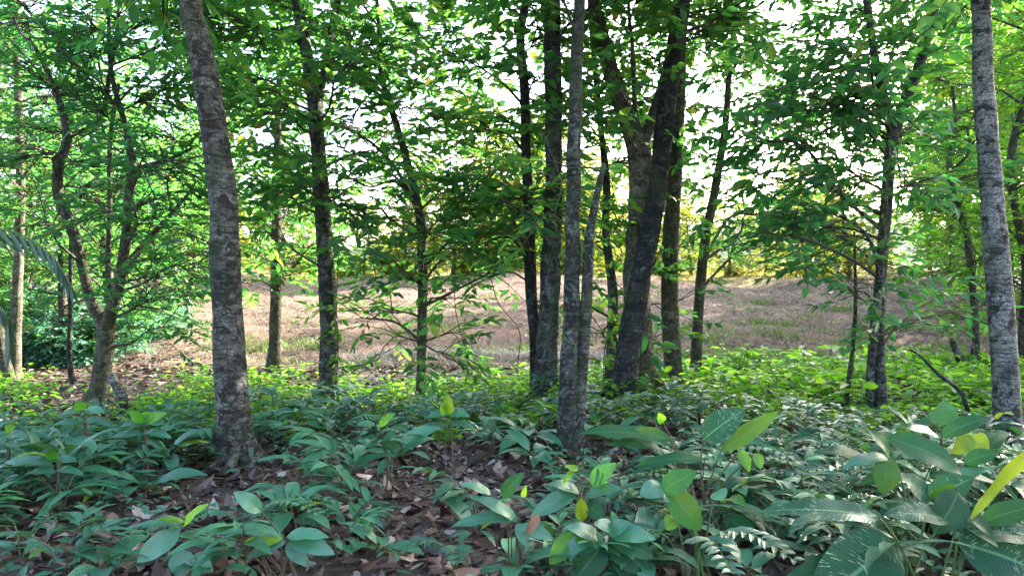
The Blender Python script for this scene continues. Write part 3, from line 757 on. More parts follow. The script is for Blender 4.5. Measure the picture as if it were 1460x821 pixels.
# far line beyond the crest
pf = [proto_tree('distant_tree', 'x', 'tree', 8.5, 3.2, .5, 30, 15, .36, 'leaf_far', 'bark_warm', 221, 'g'),
      proto_tree('distant_tree', 'x', 'tree', 6.5, 3.0, .3, 28, 14, .34, 'leaf_far', 'bark_warm', 222, 'g')]
sp = []
for k, x in enumerate(np.linspace(-38, 34, 17)):
    if k in (5, 6, 13): continue
    sp.append((x + rr.uniform(-1.5, 1.5), 66 + rr.uniform(-3, 9), rr.uniform(.75, 1.2)))
place_all(pf, sp, lambda k, x, y: f'hazy sunlit tree beyond the far end of the field, {ORD[k]} from the left', 'distant trees beyond the field')
pm = [proto_tree('crest_tree', 'x', 'tree', 8.5, 2.6, .4, 30, 16, .26, 'leaf_crest', 'bark_warm', 226, 'g'),
      proto_tree('crest_tree', 'x', 'tree', 6.5, 2.4, .3, 28, 16, .25, 'leaf_crest', 'bark_pale', 227, 'g')]
sp = [(at(px, 0, Y)[0], Y, s_) for px, Y, s_ in ((245, 44, 1.0), (335, 47, .75), (430, 52, .6), (520, 50, .8), (580, 46, .75), (645, 47, 1.2), (690, 43, 1.25), (735, 50, 1.3), (775, 46, 1.15), (830, 44, 1.1), (885, 49, 1.2), (985, 50, .8), (1040, 46, .75), (1090, 47, .8), (1150, 45, .9), (1210, 40, .9))]
place_all(pm, sp, lambda k, x, y: f'sunlit yellow-green tree on the crest of the field, {ORD[k]} from the left', 'sunlit trees on the crest of the field')
pb_ = [proto_tree('field_bush', 'x', 'bush', 2.0, 1.7, .1, 22, 12, .24, 'leaf_crest', 'bark_warm', 231, 'g', .03)]
sp = [(x + rr.uniform(-1.5, 1.5), 43 + 14 * rr.random() ** 1.3, rr.uniform(.3, .85)) for x in np.linspace(-20, 22, 18)]
place_all(pb_, sp, lambda k, x, y: f'yellowish bush on the bright crest of the field, {ORD[k]} from the left', 'bushes on the crest of the field')
# pale cyan shrubs at the left, beyond the dark soil
pc = [proto_tree('pale_shrub', 'x', 'shrub', 1.5, 1.15, .1, 18, 9, .2, 'leaf_cyan', 'bark_dark', 241, 'g', .02)]
sp = [(at(px, 0, Y)[0], Y, s) for px, Y, s in ((30, 15.0, .7), (72, 14.6, .6), (118, 14.8, .65), (165, 15.5, .6), (205, 17.5, .55), (60, 16.5, .9), (222, 19, .6), (130, 16.8, .85))]
place_all(pc, sp, lambda k, x, y: f'pale bluish shrub behind the low forked tree, {ORD[k]} of its bank', 'pale shrubs on the left bank')

# ------------------------------------------------------------------ undergrowth plants
def floor_leaf_set(rg, kind, size=1.0):
    """returns (stem MB, foliage MB) at the origin"""
    st = MB(); fo = MB()
    UP = np.array([0, 0, 1.0])
    def leaf(b, d, L, w, tint, n=None, arch=.10, prof=.7, ns=6, nc=2):
        d = nrm(d); nn = UP + rg.normal(0, .15, 3) if n is None else n
        V, Q, uv = bigleaf(b, b + d * L, w, nn, arch, .25, .012, prof, ns, nc, int(rg.integers(1e6)))
        fo.add(V, Q, 0, tint, uv)
    tn = lambda: float(np.clip(rg.beta(1.5, 2.4) + (rg.random() < .04) * .5, 0, 1))
    if kind == 'narrow':      # arching two-ranked stems
        for s in range(rg.integers(2, 4)):
            a = rg.uniform(0, 6.28); lean = rg.uniform(.25, .9); Ls = rg.uniform(.26, .45) * size
            h = np.array([math.cos(a), math.sin(a), 0])
            P = [np.array([0, 0, -.03]) + h * .02, h * Ls * lean * .3 + UP * Ls * .45, h * Ls * lean * .8 + UP * Ls * .72, h * Ls * lean * 1.25 + UP * Ls * .8]
            V, Q = tube(P, [.005, .0045, .0035, .002], 5, 8); st.add(V, Q)
            C, _ = catmull(P, [1] * 4, 20)
            side = np.array([-h[1], h[0], 0]); nl = rg.integers(6, 10)
            for k in range(nl):
                t = .35 + .65 * k / (nl - 1); p = C[int(t * 19)]
                sg = 1 if k % 2 else -1
                leaf(p, h * rg.uniform(.4, .9) + side * sg * rg.uniform(.7, 1.0) + UP * rg.uniform(-.25, .25), rg.uniform(.17, .30) * size, rg.uniform(.042, .070) * size, tn(), arch=.09)
            leaf(C[-1], h + UP * .1, .22 * size, .05 * size, tn())
    elif kind == 'rosette':   # upright stem with a whorl of broad leaves at the top
        hgt = rg.uniform(.08, .29) * size; ln = rg.normal(0, .06, 2)
        top = np.array([ln[0], ln[1], hgt])
        V, Q = tube([np.array([0, 0, -.03]), top * .5 + rg.normal(0, .01, 3), top], [.006, .005, .004], 5, 7); st.add(V, Q)
        a = rg.uniform(0, 6.28)
        for k in range(rg.integers(6, 10)):
            a += 2.4 + rg.normal(0, .2); el = rg.uniform(-.25, .55); L = rg.uniform(.17, .34) * size * (1 - .03 * k)
            d = np.array([math.cos(a), math.sin(a), el])
            p = top * (1 - .12 * (k % 4) * rg.random())
            q = p + nrm(d) * .035
            V, Q = thin_tubes(p[None], q[None], .0025, .002); st.add(V, Q)
            leaf(q, d, L, L * rg.uniform(.30, .42), tn(), arch=.13, prof=.8)
        if rg.random() < .35: leaf(top, rg.normal(0, .3, 3) + UP, .10 * size, .028 * size, .92)
    elif kind == 'pinnate':   # feather-leaved palm-like seedlings
        for s in range(rg.integers(2, 5)):
            a = rg.uniform(0, 6.28); h = np.array([math.cos(a), math.sin(a), 0]); Ls = rg.uniform(.35, .6) * size
            P = [np.array([0, 0, -.03]), h * Ls * .25 + UP * Ls * .55, h * Ls * .65 + UP * Ls * .72, h * Ls * 1.1 + UP * Ls * .62]
            V, Q = tube(P, [.006, .005, .004, .0015], 5, 9); st.add(V, Q)
            C, _ = catmull(P, [1] * 4, 30); side = np.array([-h[1], h[0], 0])
            t0 = float(np.clip(rg.beta(1.5, 3), 0, .85))
            for k in range(11):
                t = .4 + .6 * k / 10; p = C[int(t * 29)]; l = .15 * size * (1 - .55 * k / 10) * rg.uniform(.9, 1.1)
                for sg in (1, -1):
                    leaf(p, side * sg + h * .55 + UP * rg.uniform(-.12, .12), l, .03 * size, t0, UP + h * .3, .08, .75, 4, 2)
    elif kind == 'broad':     # long stalked paddle leaves
        for s in range(rg.integers(3, 6)):
            a = rg.uniform(0, 6.28); h = np.array([math.cos(a), math.sin(a), 0]); Lp = rg.uniform(.25, .5) * size
            top = h * Lp * .45 + UP * Lp
            V, Q = tube([np.array([0, 0, -.03]), h * Lp * .12 + UP * Lp * .6, top], [.006, .005, .0035], 5, 8); st.add(V, Q)
            L = rg.uniform(.26, .42) * size
            leaf(top, h + UP * rg.uniform(-.35, .3), L, L * rg.uniform(.28, .40), tn() * .85, arch=.12, prof=.8, ns=9, nc=4)
    elif kind == 'belt':      # knee-high leafy sapling with ovate leaves
        hgt = rg.uniform(.22, .44) * size
        for s in range(rg.integers(2, 5)):
            a = rg.uniform(0, 6.28); sp_ = rg.uniform(.05, .38); h = np.array([math.cos(a), math.sin(a), 0])
            top = h * sp_ + UP * hgt * rg.uniform(.7, 1.1)
            P = [np.array([0, 0, -.03]), top * .5 + rg.normal(0, .03, 3), top]
            V, Q = tube(P, [.005, .004, .002], 4, 7); st.add(V, Q)
            C, _ = catmull(P, [1] * 3, 20); n = rg.integers(8, 13)
            idx = np.clip((np.linspace(.3, 1, n) * 19).astype(int), 0, 19)
            aa = np.arange(n) * 2.3 + a
            D = np.stack([np.cos(aa), np.sin(aa), rg.normal(.05, .25, n)], -1)
            L = rg.uniform(.09, .17, n) * size
            V, Q, UV = leaves6(C[idx] + nrm(D) * .03, D, UP + rg.normal(0, .3, (n, 3)), L, L * rg.uniform(.42, .6, n), .15, .15)
            fo.add(V, Q, 0, np.repeat(np.clip(rg.beta(2, 2, n), 0, 1), 2), UV)
    return st, fo

KINDS = {'narrow': ('narrow_leaved_seedling', 'narrow-leaved seedling', 'seedling', 'leaf_floor', 'stem_brown'),
         'rosette': ('whorled_seedling', 'whorled broad-leaved seedling', 'seedling', 'leaf_floor', 'stem_brown'),
         'pinnate': ('feather_leaved_seedling', 'low feather-leaved seedling', 'seedling', 'leaf_floor', 'stem_green'),
         'broad': ('paddle_leaved_plant', 'stalked paddle-leaved plant', 'plant', 'leaf_broad', 'stem_green'),
         'belt': ('leafy_sapling', 'knee-high bright sapling', 'sapling', 'leaf_belt', 'stem_brown')}
PROTO = {}
for kd, (nm, ds, ct, lf, sm) in KINDS.items():
    PROTO[kd] = []
    for v in range({'narrow': 9, 'rosette': 10, 'pinnate': 5, 'broad': 6, 'belt': 9}[kd]):
        rg = np.random.default_rng(hash((kd == 'narrow', kd == 'rosette', kd == 'pinnate', kd == 'broad')) % 9999 + v * 7)
        s_, f_ = floor_leaf_set(rg, kd)
        PROTO[kd].append((s_.mesh('stem', [M[sm]]), f_.mesh('foliage', [M[lf]])))
PLANTS = []    # (kind, variant, x, y, scale, rot, tilt)
def plant(kind, x, y, s, rot=None, v=None):
    PLANTS.append((kind, int(R.integers(len(PROTO[kind]))) if v is None else v, x, y, s, R.uniform(0, 6.28) if rot is None else rot))

trunkpts = [(l[0], l[1]) for l in LM]
def bare(px, py):
    """leaf-litter openings of the photograph, in ground positions"""
    for cx, cy, rx, ry, d in ((640, 750, 135, 115, .95), (625, 680, 95, 50, .93), (430, 690, 95, 38, .9), (225, 755, 110, 50, .7), (200, 805, 230, 55, .65), (860, 640, 70, 28, .6), (1050, 760, 70, 65, .55), (780, 690, 60, 30, .6), (1000, 690, 90, 25, .5), (90, 670, 80, 25, .5), (520, 800, 90, 40, .5), (100, 560, 170, 32, .92), (430, 532, 400, 17, .95)):
        if ((px - cx) / rx) ** 2 + ((py - cy) / ry) ** 2 < 1 and R.random() < d: return True
    return False
def scatter(n, y0, y1, mind, choose, x0=-150, x1=1620):
    got = 0; tries = 0
    while got < n and tries < n * 60:
        tries += 1
        Y = math.sqrt(R.uniform(y0 * y0, y1 * y1)); px = R.uniform(x0, x1); py = CY + H * F / Y
        if bare(px, py): continue
        x = (px - CX) / F * Y
        if any(abs(x - a - .1) < .6 and 0 < b - Y < 1.9 for a, b in trunkpts[:1] + trunkpts[6:7] + trunkpts[13:14]): continue
        if any((x - a) ** 2 + (Y - b) ** 2 < .22 ** 2 for a, b in trunkpts): continue
        if any((x - p[2]) ** 2 + (Y - p[3]) ** 2 < mind ** 2 for p in PLANTS): continue
        k, s = choose(px, Y)
        plant(k, x, Y, s); got += 1
def near_choice(px, Y):
    r = R.random()
    if px > 1000 and r < .22: return 'broad', R.uniform(.7, 1.05)
    if r < .50: return 'narrow', R.uniform(.7, 1.15)
    if r < .90: return 'rosette', R.uniform(.7, 1.15)
    return 'pinnate', R.uniform(.7, 1.1)
scatter(225, 3.75, 6.6, .19, near_choice)
scatter(205, 6.6, 9.0, .24, lambda px, Y: near_choice(px, Y) if R.random() < (.85 if Y < 7.7 else .3) else ('belt', R.uniform(.6, .95)))
scatter(290, 8.6, 13.2, .22, lambda px, Y: ('belt', R.uniform(.55, .85) if px < 700 else R.uniform(.7, 1.1) if px < 960 else R.uniform(.9, 1.65)), -60, 1620)
# specific small plants of the foreground
for kd, px, py, s in (('rosette', 540, 800, 1.0), ('rosette', 735, 640, 1.5), ('rosette', 760, 660, 1.4), ('rosette', 560, 670, 1.3), ('narrow', 480, 705, 1.2), ('pinnate', 1010, 770, 1.0),
                      ('pinnate', 1150, 715, 1.2), ('narrow', 690, 760, 1.2), ('rosette', 690, 770, .9), ('pinnate', 650, 815, .7), ('rosette', 125, 690, 1.5), ('rosette', 205, 720, 1.4), ('rosette', 80, 735, 1.4),
                      ('rosette', 250, 690, 1.2), ('rosette', 890, 650, 1.1)):
    Y = H * F / (py - CY); plant(kd, (px - CX) / F * Y, Y, s)

# labels: kind + rank of closeness to the nearest landmark trunk, split by side
buck = {}
for i, p in enumerate(PLANTS):
    d = [math.hypot(p[2] - l[0], p[3] - l[1]) for l in LM]; k = int(np.argmin(d)); l = LM[k]
    dx, dy = p[2] - l[0], p[3] - l[1]
    side = ('right of' if dx > 0 else 'left of') if abs(dx) > abs(dy) else ('behind' if dy > 0 else 'in front of')
    buck.setdefault((p[0], k, side), []).append((d[k], i))
LAB = {}
for (kd, k, side), lst in buck.items():
    for r, (_, i) in enumerate(sorted(lst)):
        o_ = 'closest' if r == 0 else (ORD[r] + ' closest' if r < 20 else 'far out')
        LAB[i] = f'{KINDS[kd][1]} {side} the {LM[k][2]}, {o_}'
for i, (kd, v, x, y, s, rot) in enumerate(PLANTS):
    nm, ds, ct, lf, sm = KINDS[kd]
    root = thing(nm, (x, y, gz1(x, y)), LAB[i], ct, ds + 's of the undergrowth')
    root.rotation_euler = (R.normal(0, .06), R.normal(0, .06), rot); root.scale = (s, s, s)
    for pn, me in zip(('stem', 'foliage'), PROTO[kd][v]):
        o = bpy.data.objects.new(pn, me); COL.objects.link(o); o.parent = root

# ------------------------------------------------------------------ hero plants of the foreground: every leaf its own part
TOCAM = np.array([0, -1.0, .05])
def hero(name, label, cat, rootpx, Y, leaves_, stem='stem_green', rs=.006):
    """leaves_: (bx,by, tx,ty, width_px, facing 0..1, material, tint[, arch, dYtip])"""
    g = ground_at(rootpx, Y); root = thing(name, tuple(g), label, cat)
    sb = MB()
    for k, lf in enumerate(leaves_):
        bx, by, tx, ty, w, fc, mt, tint = lf[:8]; arch = lf[8] if len(lf) > 8 else .1; dy = lf[9] if len(lf) > 9 else -.05
        b_ = at(bx, by, Y); t_ = at(tx, ty, Y + dy)
        n = nrm((1 - fc) * np.array([0, -.15, 1.0]) + fc * TOCAM)
        V, Q, uv = bigleaf(b_, t_, w / F * Y, n, arch, .16, .016, .78, 14, 6, k * 7 + int(rootpx))
        mb = MB(); mb.add(V, Q, 0, tint, uv); o = mb.build('leaf', M[mt], root, g)
        m = g * .45 + b_ * .55 + np.array([(b_[0] - g[0]) * -.22, 0, .05])
        V, Q = tube([g + np.array([R.normal(0, .05), R.normal(0, .05), -.04]), m, b_], [rs, rs * .85, rs * .5], 7, 14); sb.add(V, Q)
    sb.build('stem', M[stem], root, g)
    return root
FL, BR, FO, BE = 'leaf_fleck', 'leaf_broad', 'leaf_floor', 'leaf_belt'
hero('prayer_plant', 'large-leaved plant with white-flecked leaves at the bottom right', 'plant', 1300, 3.55,
     [(1275, 772, 1150, 868, 96, .62, FL, .5, .08, -.15), (1254, 737, 1086, 728, 38, .40, FL, .3, .06), (1352, 742, 1258, 735, 36, .35, FL, .6), (1240, 800, 1105, 838, 46, .5, BR, .2)])
hero('prayer_plant', 'broad dark plant with pale midribs at the right border, below the yellow leaf', 'plant', 1360, 3.6,
     [(1364, 772, 1500, 824, 78, .62, FL, .4, .1, -.1), (1370, 757, 1500, 768, 44, .35, FL, .7, .06), (1366, 700, 1330, 760, 50, .75, BR, .0), (1400, 745, 1490, 720, 36, .4, BR, .3)])
hero('folded_leaf_plant', 'single stalked plant with a folded pale-veined leaf above the flecked leaves', 'plant', 1310, 3.7,
     [(1325, 713, 1388, 680, 42, .45, FL, .8, .05), (1325, 713, 1284, 677, 40, .5, FL, .6, .05), (1325, 712, 1362, 690, 17, .95, BE, .8, .0)])
hero('arching_leaf_plant', 'plant with long arching smooth leaves in front of the pale blotched trunk', 'plant', 1300, 4.1,
     [(1262, 624, 1372, 676, 40, .55, BR, .35, .12), (1330, 655, 1240, 640, 26, .3, BR, .3), (1375, 660, 1425, 645, 26, .4, BR, .3), (1235, 655, 1160, 645, 24, .3, BR, .2), (1350, 690, 1410, 668, 24, .3, FO, .4), (1290, 676, 1225, 690, 26, .45, BR, .3)])
hero('oval_leaf_vine', 'bright green oval leaf hanging on a thin stem, left of the folded leaf', 'plant', 1285, 3.95, [(1266, 652, 1257, 703, 41, .93, BR, .78, .04), (1266, 652, 1200, 668, 22, .3, FO, .5), (1268, 650, 1236, 612, 22, .5, BR, .5)], rs=.003)
hero('silver_backed_plant', 'upright plant with a round grey-green leaf turned to the viewer, left of the blotched trunk', 'plant', 1345, 4.7,
     [(1342, 605, 1346, 570, 40, .95, FO, .45, .03), (1342, 622, 1414, 594, 26, .45, BR, .1), (1340, 625, 1290, 610, 20, .3, FO, .3), (1338, 640, 1285, 650, 22, .4, FO, .2)], 'stem_brown')
hero('lobed_yellow_plant', 'small plant with two yellow-green lobed leaves left of the blotched trunk', 'plant', 1384, 4.9,
     [(1385, 620, 1357, 646, 26, .85, BR, .97), (1383, 624, 1410, 640, 30, .85, BR, .93), (1386, 618, 1376, 610, 12, .8, BE, .9)], rs=.003)
hero('yellow_leaf_plant', 'curved thick yellow-green leaf reaching in from the right border', 'plant', 1470, 3.5, [(1500, 620, 1381, 745, 19, .9, BR, .93, -.09, .05), (1480, 700, 1440, 690, 22, .5, BR, .4)])
hero('paddle_plant', 'tall paddle-leaved plant with insect-holed leaves right of the blackish leaning trunk', 'plant', 1000, 4.3,
     [(956, 626, 822, 618, 30, .3, BR, .4, .06), (955, 626, 905, 610, 19, .7, BR, .75, .03), (1002, 626, 1062, 583, 44, .55, FL, .5, .06), (1028, 642, 1112, 584, 25, .75, BR, .72, -.06), (942, 640, 868, 634, 22, .3, BR, .5),
      (945, 602, 938, 588, 14, .9, BE, .5), (1005, 655, 900, 668, 22, .35, BR, .3), (1055, 640, 1068, 672, 17, .9, BE, .5), (1078, 645, 1084, 668, 15, .9, BE, .4)], 'stem_brown')
hero('glossy_pair_plant', 'plant with two glossy oval leaves, one drooping, right of the upright yellow leaf', 'plant', 1005, 3.85,
     [(955, 700, 999, 756, 42, .75, BR, .78, .08), (944, 700, 994, 671, 34, .55, BR, .55, .08), (945, 694, 912, 706, 30, .5, FO, .4), (960, 712, 918, 708, 20, .35, FO, .6), (960, 735, 950, 755, 22, .8, BR, .85), (1020, 700, 1032, 712, 28, .6, FO, .7)])
hero('whorled_bush', 'low bushy plant with a whorl of broad leaves at the bottom centre', 'plant', 866, 3.7,
     [(868, 772, 928, 820, 40, .62, BR, .3), (868, 766, 934, 796, 32, .5, BR, .25), (870, 762, 935, 768, 30, .4, FO, .4), (862, 772, 815, 832, 44, .65, BR, .4), (820, 760, 783, 803, 30, .7, BR, .75), (860, 764, 802, 790, 32, .5, FO, .4),
      (856, 768, 806, 752, 26, .4, FO, .3), (868, 760, 900, 745, 26, .4, FO, .5), (845, 766, 820, 772, 18, .3, BE, .5), (872, 800, 900, 845, 40, .6, BR, .2), (876, 756, 846, 746, 24, .4, FO, .5)], 'stem_brown')
hero('yellow_tip_seedling', 'seedling with one upright yellow leaf and long leaves arching left', 'plant', 838, 3.95,
     [(830, 741, 828, 708, 19, .92, BR, .98, .03), (822, 700, 755, 738, 26, .55, FO, .4, .1), (826, 702, 780, 690, 22, .3, FO, .3), (836, 706, 888, 696, 24, .35, FO, .4), (842, 690, 880, 660, 26, .55, BR, .4), (838, 720, 862, 740, 24, .6, BR, .3), (818, 668, 800, 690, 9, .9, BE, .8), (825, 668, 805, 664, 9, .8, BE, .9), (862, 690, 858, 672, 8, .9, BE, .8)], 'stem_brown', .004)
hero('long_leaf_plant', 'plant with long pale leaves spreading left beside the dead leaf at bottom centre', 'plant', 735, 3.8,
     [(742, 738, 640, 752, 22, .35, FO, .3), (738, 742, 668, 706, 20, .4, FO, .4), (716, 708, 748, 672, 22, .6, BR, .2), (740, 750, 790, 770, 22, .45, FO, .3), (700, 704, 655, 690, 18, .35, FO, .4), (738, 744, 752, 780, 18, .6, FO, .3), (745, 708, 750, 690, 8, .9, BE, .9)], 'stem_brown', .004)
hero('bottom_left_seedling', 'big-leaved seedling with a yellow-green leaf at the bottom left of centre', 'plant', 410, 3.75,
     [(257, 757, 194, 801, 34, .6, FO, .65, .06), (262, 782, 258, 825, 36, .8, FO, .5, .03), (275, 790, 304, 815, 24, .6, FO, .4), (404, 764, 346, 774, 21, .6, BR, .92, .05), (258, 752, 180, 752, 14, .2, FO, .5), (404, 760, 262, 756, 17, .3, FO, .5, .03),
      (412, 768, 478, 790, 28, .5, FO, .5), (408, 764, 470, 766, 22, .35, FO, .6), (372, 728, 333, 700, 24, .55, FO, .6), (262, 750, 300, 716, 14, .5, BE, .6), (262, 744, 222, 740, 12, .3, BE, .7), (410, 772, 440, 806, 24, .6, FO, .4), (408, 770, 352, 795, 22, .45, FO, .4)], 'stem_brown', .005)
hero('round_grey_seedling', 'seedling with a round pale grey leaf upright in the centre of the undergrowth', 'plant', 556, 5.3,
     [(559, 641, 557, 613, 27, .93, FO, .5, .03), (572, 630, 630, 610, 22, .45, FO, .5), (545, 636, 510, 628, 18, .4, FO, .4), (536, 620, 522, 634, 14, .7, BR, .3), (541, 607, 564, 588, 12, .7, BE, .2), (535, 605, 508, 606, 14, .3, FO, .5), (470, 640, 478, 625, 18, .9, FO, .6)], 'stem_brown', .004)
for k, (px, by, Y, lab) in enumerate(((120, 585, 5.6, 'tall thin-stemmed seedling with a dark leaf crown, near the low forked tree'), (205, 602, 5.4, 'thin leaning seedling topped by two bright leaves, front of the leaning log'), (80, 655, 4.8, 'dark-stemmed seedling holding a drooping dark leaf at the left'),
                                      (10, 620, 5.2, 'thin seedling with a pale leaf at the left border'), (640, 590, 5.8, 'yellow-green upright leaf on a seedling left of the central cluster'))):
    lv = [(px, by, px - 34, by + 6, 14, .3, FO, .4), (px, by, px + 30, by + 3, 16, .35, FO, .5), (px, by - 2, px + (12 if k % 2 else -12), by - 14, 18, .8, BE, .15 if k != 4 else .95), (px, by + 14, px + 40, by + 22, 14, .3, FO, .4), (px, by + 18, px - 44, by + 20, 14, .3, FO, .3)]
    if k == 1: lv += [(px, by, px + 34, by - 14, 16, .7, BE, .4), (px, by, px - 20, by - 18, 15, .7, BE, .5)]
    if k == 4: lv += [(px, by + 2, px - 2, by - 30, 16, .95, BE, 1.0)]
    hero('thin_stemmed_seedling', lab, 'seedling', px + 6, Y, lv, 'stem_brown', .004)
# dead leaves caught upright
def brown_leaf(label, px, py, tx, ty, w, Y):
    V, Q, uv = bigleaf(at(px, py, Y), at(tx, ty, Y - .04), w / F * Y, TOCAM, .12, .5, .02, .8, 8, 4, int(px)); b = MB(); b.add(V, Q, 0, .5, uv)
    tag(b.build('dead_leaf', M['brownleaf'], None, at(px, py, Y)), label, 'dead leaf')
brown_leaf('curled tan dead leaf hanging beside the long pale leaves at bottom centre', 768, 732, 749, 762, 14, 3.75)
brown_leaf('broad brown dead leaf lying upright beside the yellow-green leaf at bottom left', 315, 782, 322, 810, 24, 3.85)

# palm at the left border: trunk just outside the picture
def palm():
    Y = 5.2; g = ground_at(-150, Y)
    root = thing('palm_tree', tuple(g), 'palm with drooping dark fronds reaching in from the left border', 'palm')
    crown = g + np.array([0, 0, 1.7])
    b = MB(); V, Q = tube([g + [0, 0, -.1], g + [.02, 0, .8], crown], [.08, .06, .05], 12, 16, .06); b.add(V, Q); b.build('trunk', M['bark_dark'], root, g)
    rg = np.random.default_rng(3)
    ends = [[at(-70, 330, Y), at(10, 328, Y), at(70, 360, Y), at(103, 410, Y)], [at(-90, 400, Y), at(-30, 420, Y), at(6, 445, Y), at(14, 500, Y)],
            [crown + [-.3, .3, .5], crown + [-.8, .7, .6], crown + [-1.1, 1.0, .2]], [crown + [-.2, -.4, .5], crown + [-.4, -.9, .5], crown + [-.5, -1.3, .1]], [crown + [-.5, .1, .7], crown + [-1.0, .2, .9], crown + [-1.5, .2, .7]]]
    for e in ends:
        P = [crown] + [np.array(x) for x in e]
        mb = MB(); V, Q = tube(P, np.linspace(.012, .003, len(P)), 6, 24); mb.add(V, Q, 1)
        C, _ = catmull(P, [1] * len(P), 40); tn = nrm(np.gradient(C, axis=0))
        for k in range(8, 40, 2):
            for sg in (1, -1):
                side = nrm(np.cross(tn[k], [0, 0, 1.0])) * sg
                d = nrm(tn[k] * .85 + side * .45 + np.array([0, 0, -.75])); L = .34 * (1 - .5 * (k / 40)) * rg.uniform(.85, 1.1)
                V, Q, uv = bigleaf(C[k], C[k] + d * L, .024, side + np.array([0, -.3, .5]), -.06, .3, 0, .6, 6, 2, k); mb.add(V, Q, 0, rg.random(), uv)
        mb.build('frond', [M['palm'], M['stem_green']], root, g)
palm()

# hanging vines
def vine(label, pts, Y, r=.006):
    P = [at(x, y, Y) for x, y in pts]; b = MB(); V, Q = tube(P, [r] * len(P), 6, None, .1); b.add(V, Q)
    tag(b.build('hanging_vine', M['twig'], None, P[0]), label, 'vine', 'vines hanging among the trunks')
vine('thin dark vine hanging in front of the field between bent sapling and burled trunk', [(652, 180), (650, 300), (648, 420), (655, 470)], 9.9)
vine('thin wavy vine hanging close to the left of the burled trunk', [(700, 150), (688, 300), (706, 420), (740, 470), (738, 520)], 9.9)
vine('looping vine across the two-stemmed tree', [(770, 180), (800, 260), (790, 320), (832, 370), (840, 440)], 6.6, .004)
vine('long thin vine slanting in front of the leaning grey trunk', [(300, 620), (345, 590), (365, 560), (372, 540)], 5.75, .003)

# ------------------------------------------------------------------ litter, straw, grass, low cover
def litter():
    rg = np.random.default_rng(8); b = MB()
    n = 25000
    Y = np.sqrt(rg.uniform(3.3 ** 2, 9.5 ** 2, n)); X = rg.uniform(-.92, .92, n) * Y
    a = rg.uniform(0, 6.28, n); D = np.stack([np.cos(a), np.sin(a), rg.normal(0, .22, n)], -1)
    N = np.array([0, 0, 1.0]) + rg.normal(0, .42, (n, 3)); L = .035 + .15 * rg.random(n) ** 2.0
    P = np.stack([X, Y, gz(X, Y) + rg.uniform(.004, .035, n)], -1)
    V, Q, UV = leaves6(P, D, N, L, L * rg.uniform(.35, .6, n), rg.uniform(-.5, .5, n)[:, None], rg.uniform(-.5, .5, n)[:, None])
    b.add(V, Q, 0, np.repeat(rg.random(n) ** 1.1, 2), UV)
    n = 900
    Y = np.sqrt(rg.uniform(3.4 ** 2, 10 ** 2, n)); X = rg.uniform(-.75, .75, n) * Y; a = rg.uniform(0, 6.28, n); l = rg.uniform(.06, .35, n)
    A = np.stack([X, Y, gz(X, Y) + rg.uniform(.01, .05, n)], -1); B = np.stack([X + l * np.cos(a), Y + l * np.sin(a), gz(X + l * np.cos(a), Y + l * np.sin(a)) + rg.uniform(.01, .06, n)], -1)
    V, Q = thin_tubes(A, B, rg.uniform(.002, .006, n), .0015); b.add(V, Q, 1)
    n = 7000
    Y = np.sqrt(rg.uniform(9.0 ** 2, 15.0 ** 2, n)); X = rg.uniform(-.78, .78, n) * Y
    a = rg.uniform(0, 6.28, n); D = np.stack([np.cos(a), np.sin(a), rg.normal(0, .2, n)], -1)
    P = np.stack([X, Y, gz(X, Y) + rg.uniform(.004, .04, n)], -1); L = rg.uniform(.08, .18, n)
    V, Q, UV = leaves6(P, D, np.array([0, 0, 1.0]) + rg.normal(0, .4, (n, 3)), L, L * .5, .2, .1)
    b.add(V, Q, 0, np.repeat(rg.random(n) * .55, 2), UV)
    tag(b.build('leaf_litter', [M['litter'], M['stem_brown']]), 'brown dead leaves covering the forest floor', 'leaf litter', None, 'stuff')
litter()
def blades(P, a, el, L, w):
    n = len(P); D = np.stack([np.cos(a) * np.cos(el), np.sin(a) * np.cos(el), np.sin(el)], -1)
    S = np.stack([-np.sin(a), np.cos(a), np.zeros(n)], -1)
    L = L[:, None]; w = np.broadcast_to(w, (n,))[:, None]
    m = P + D * L * .55; t = P + D * L - np.array([0, 0, 1.0]) * L * .18
    V = np.stack([P - S * w, P + S * w, m + S * w * .8, m - S * w * .8, t + S * w * .1, t - S * w * .1], 1).reshape(-1, 3)
    q = np.array([[0, 1, 2, 3], [3, 2, 4, 5]])
    return V, (np.arange(n)[:, None, None] * 6 + q[None]).reshape(-1, 4)
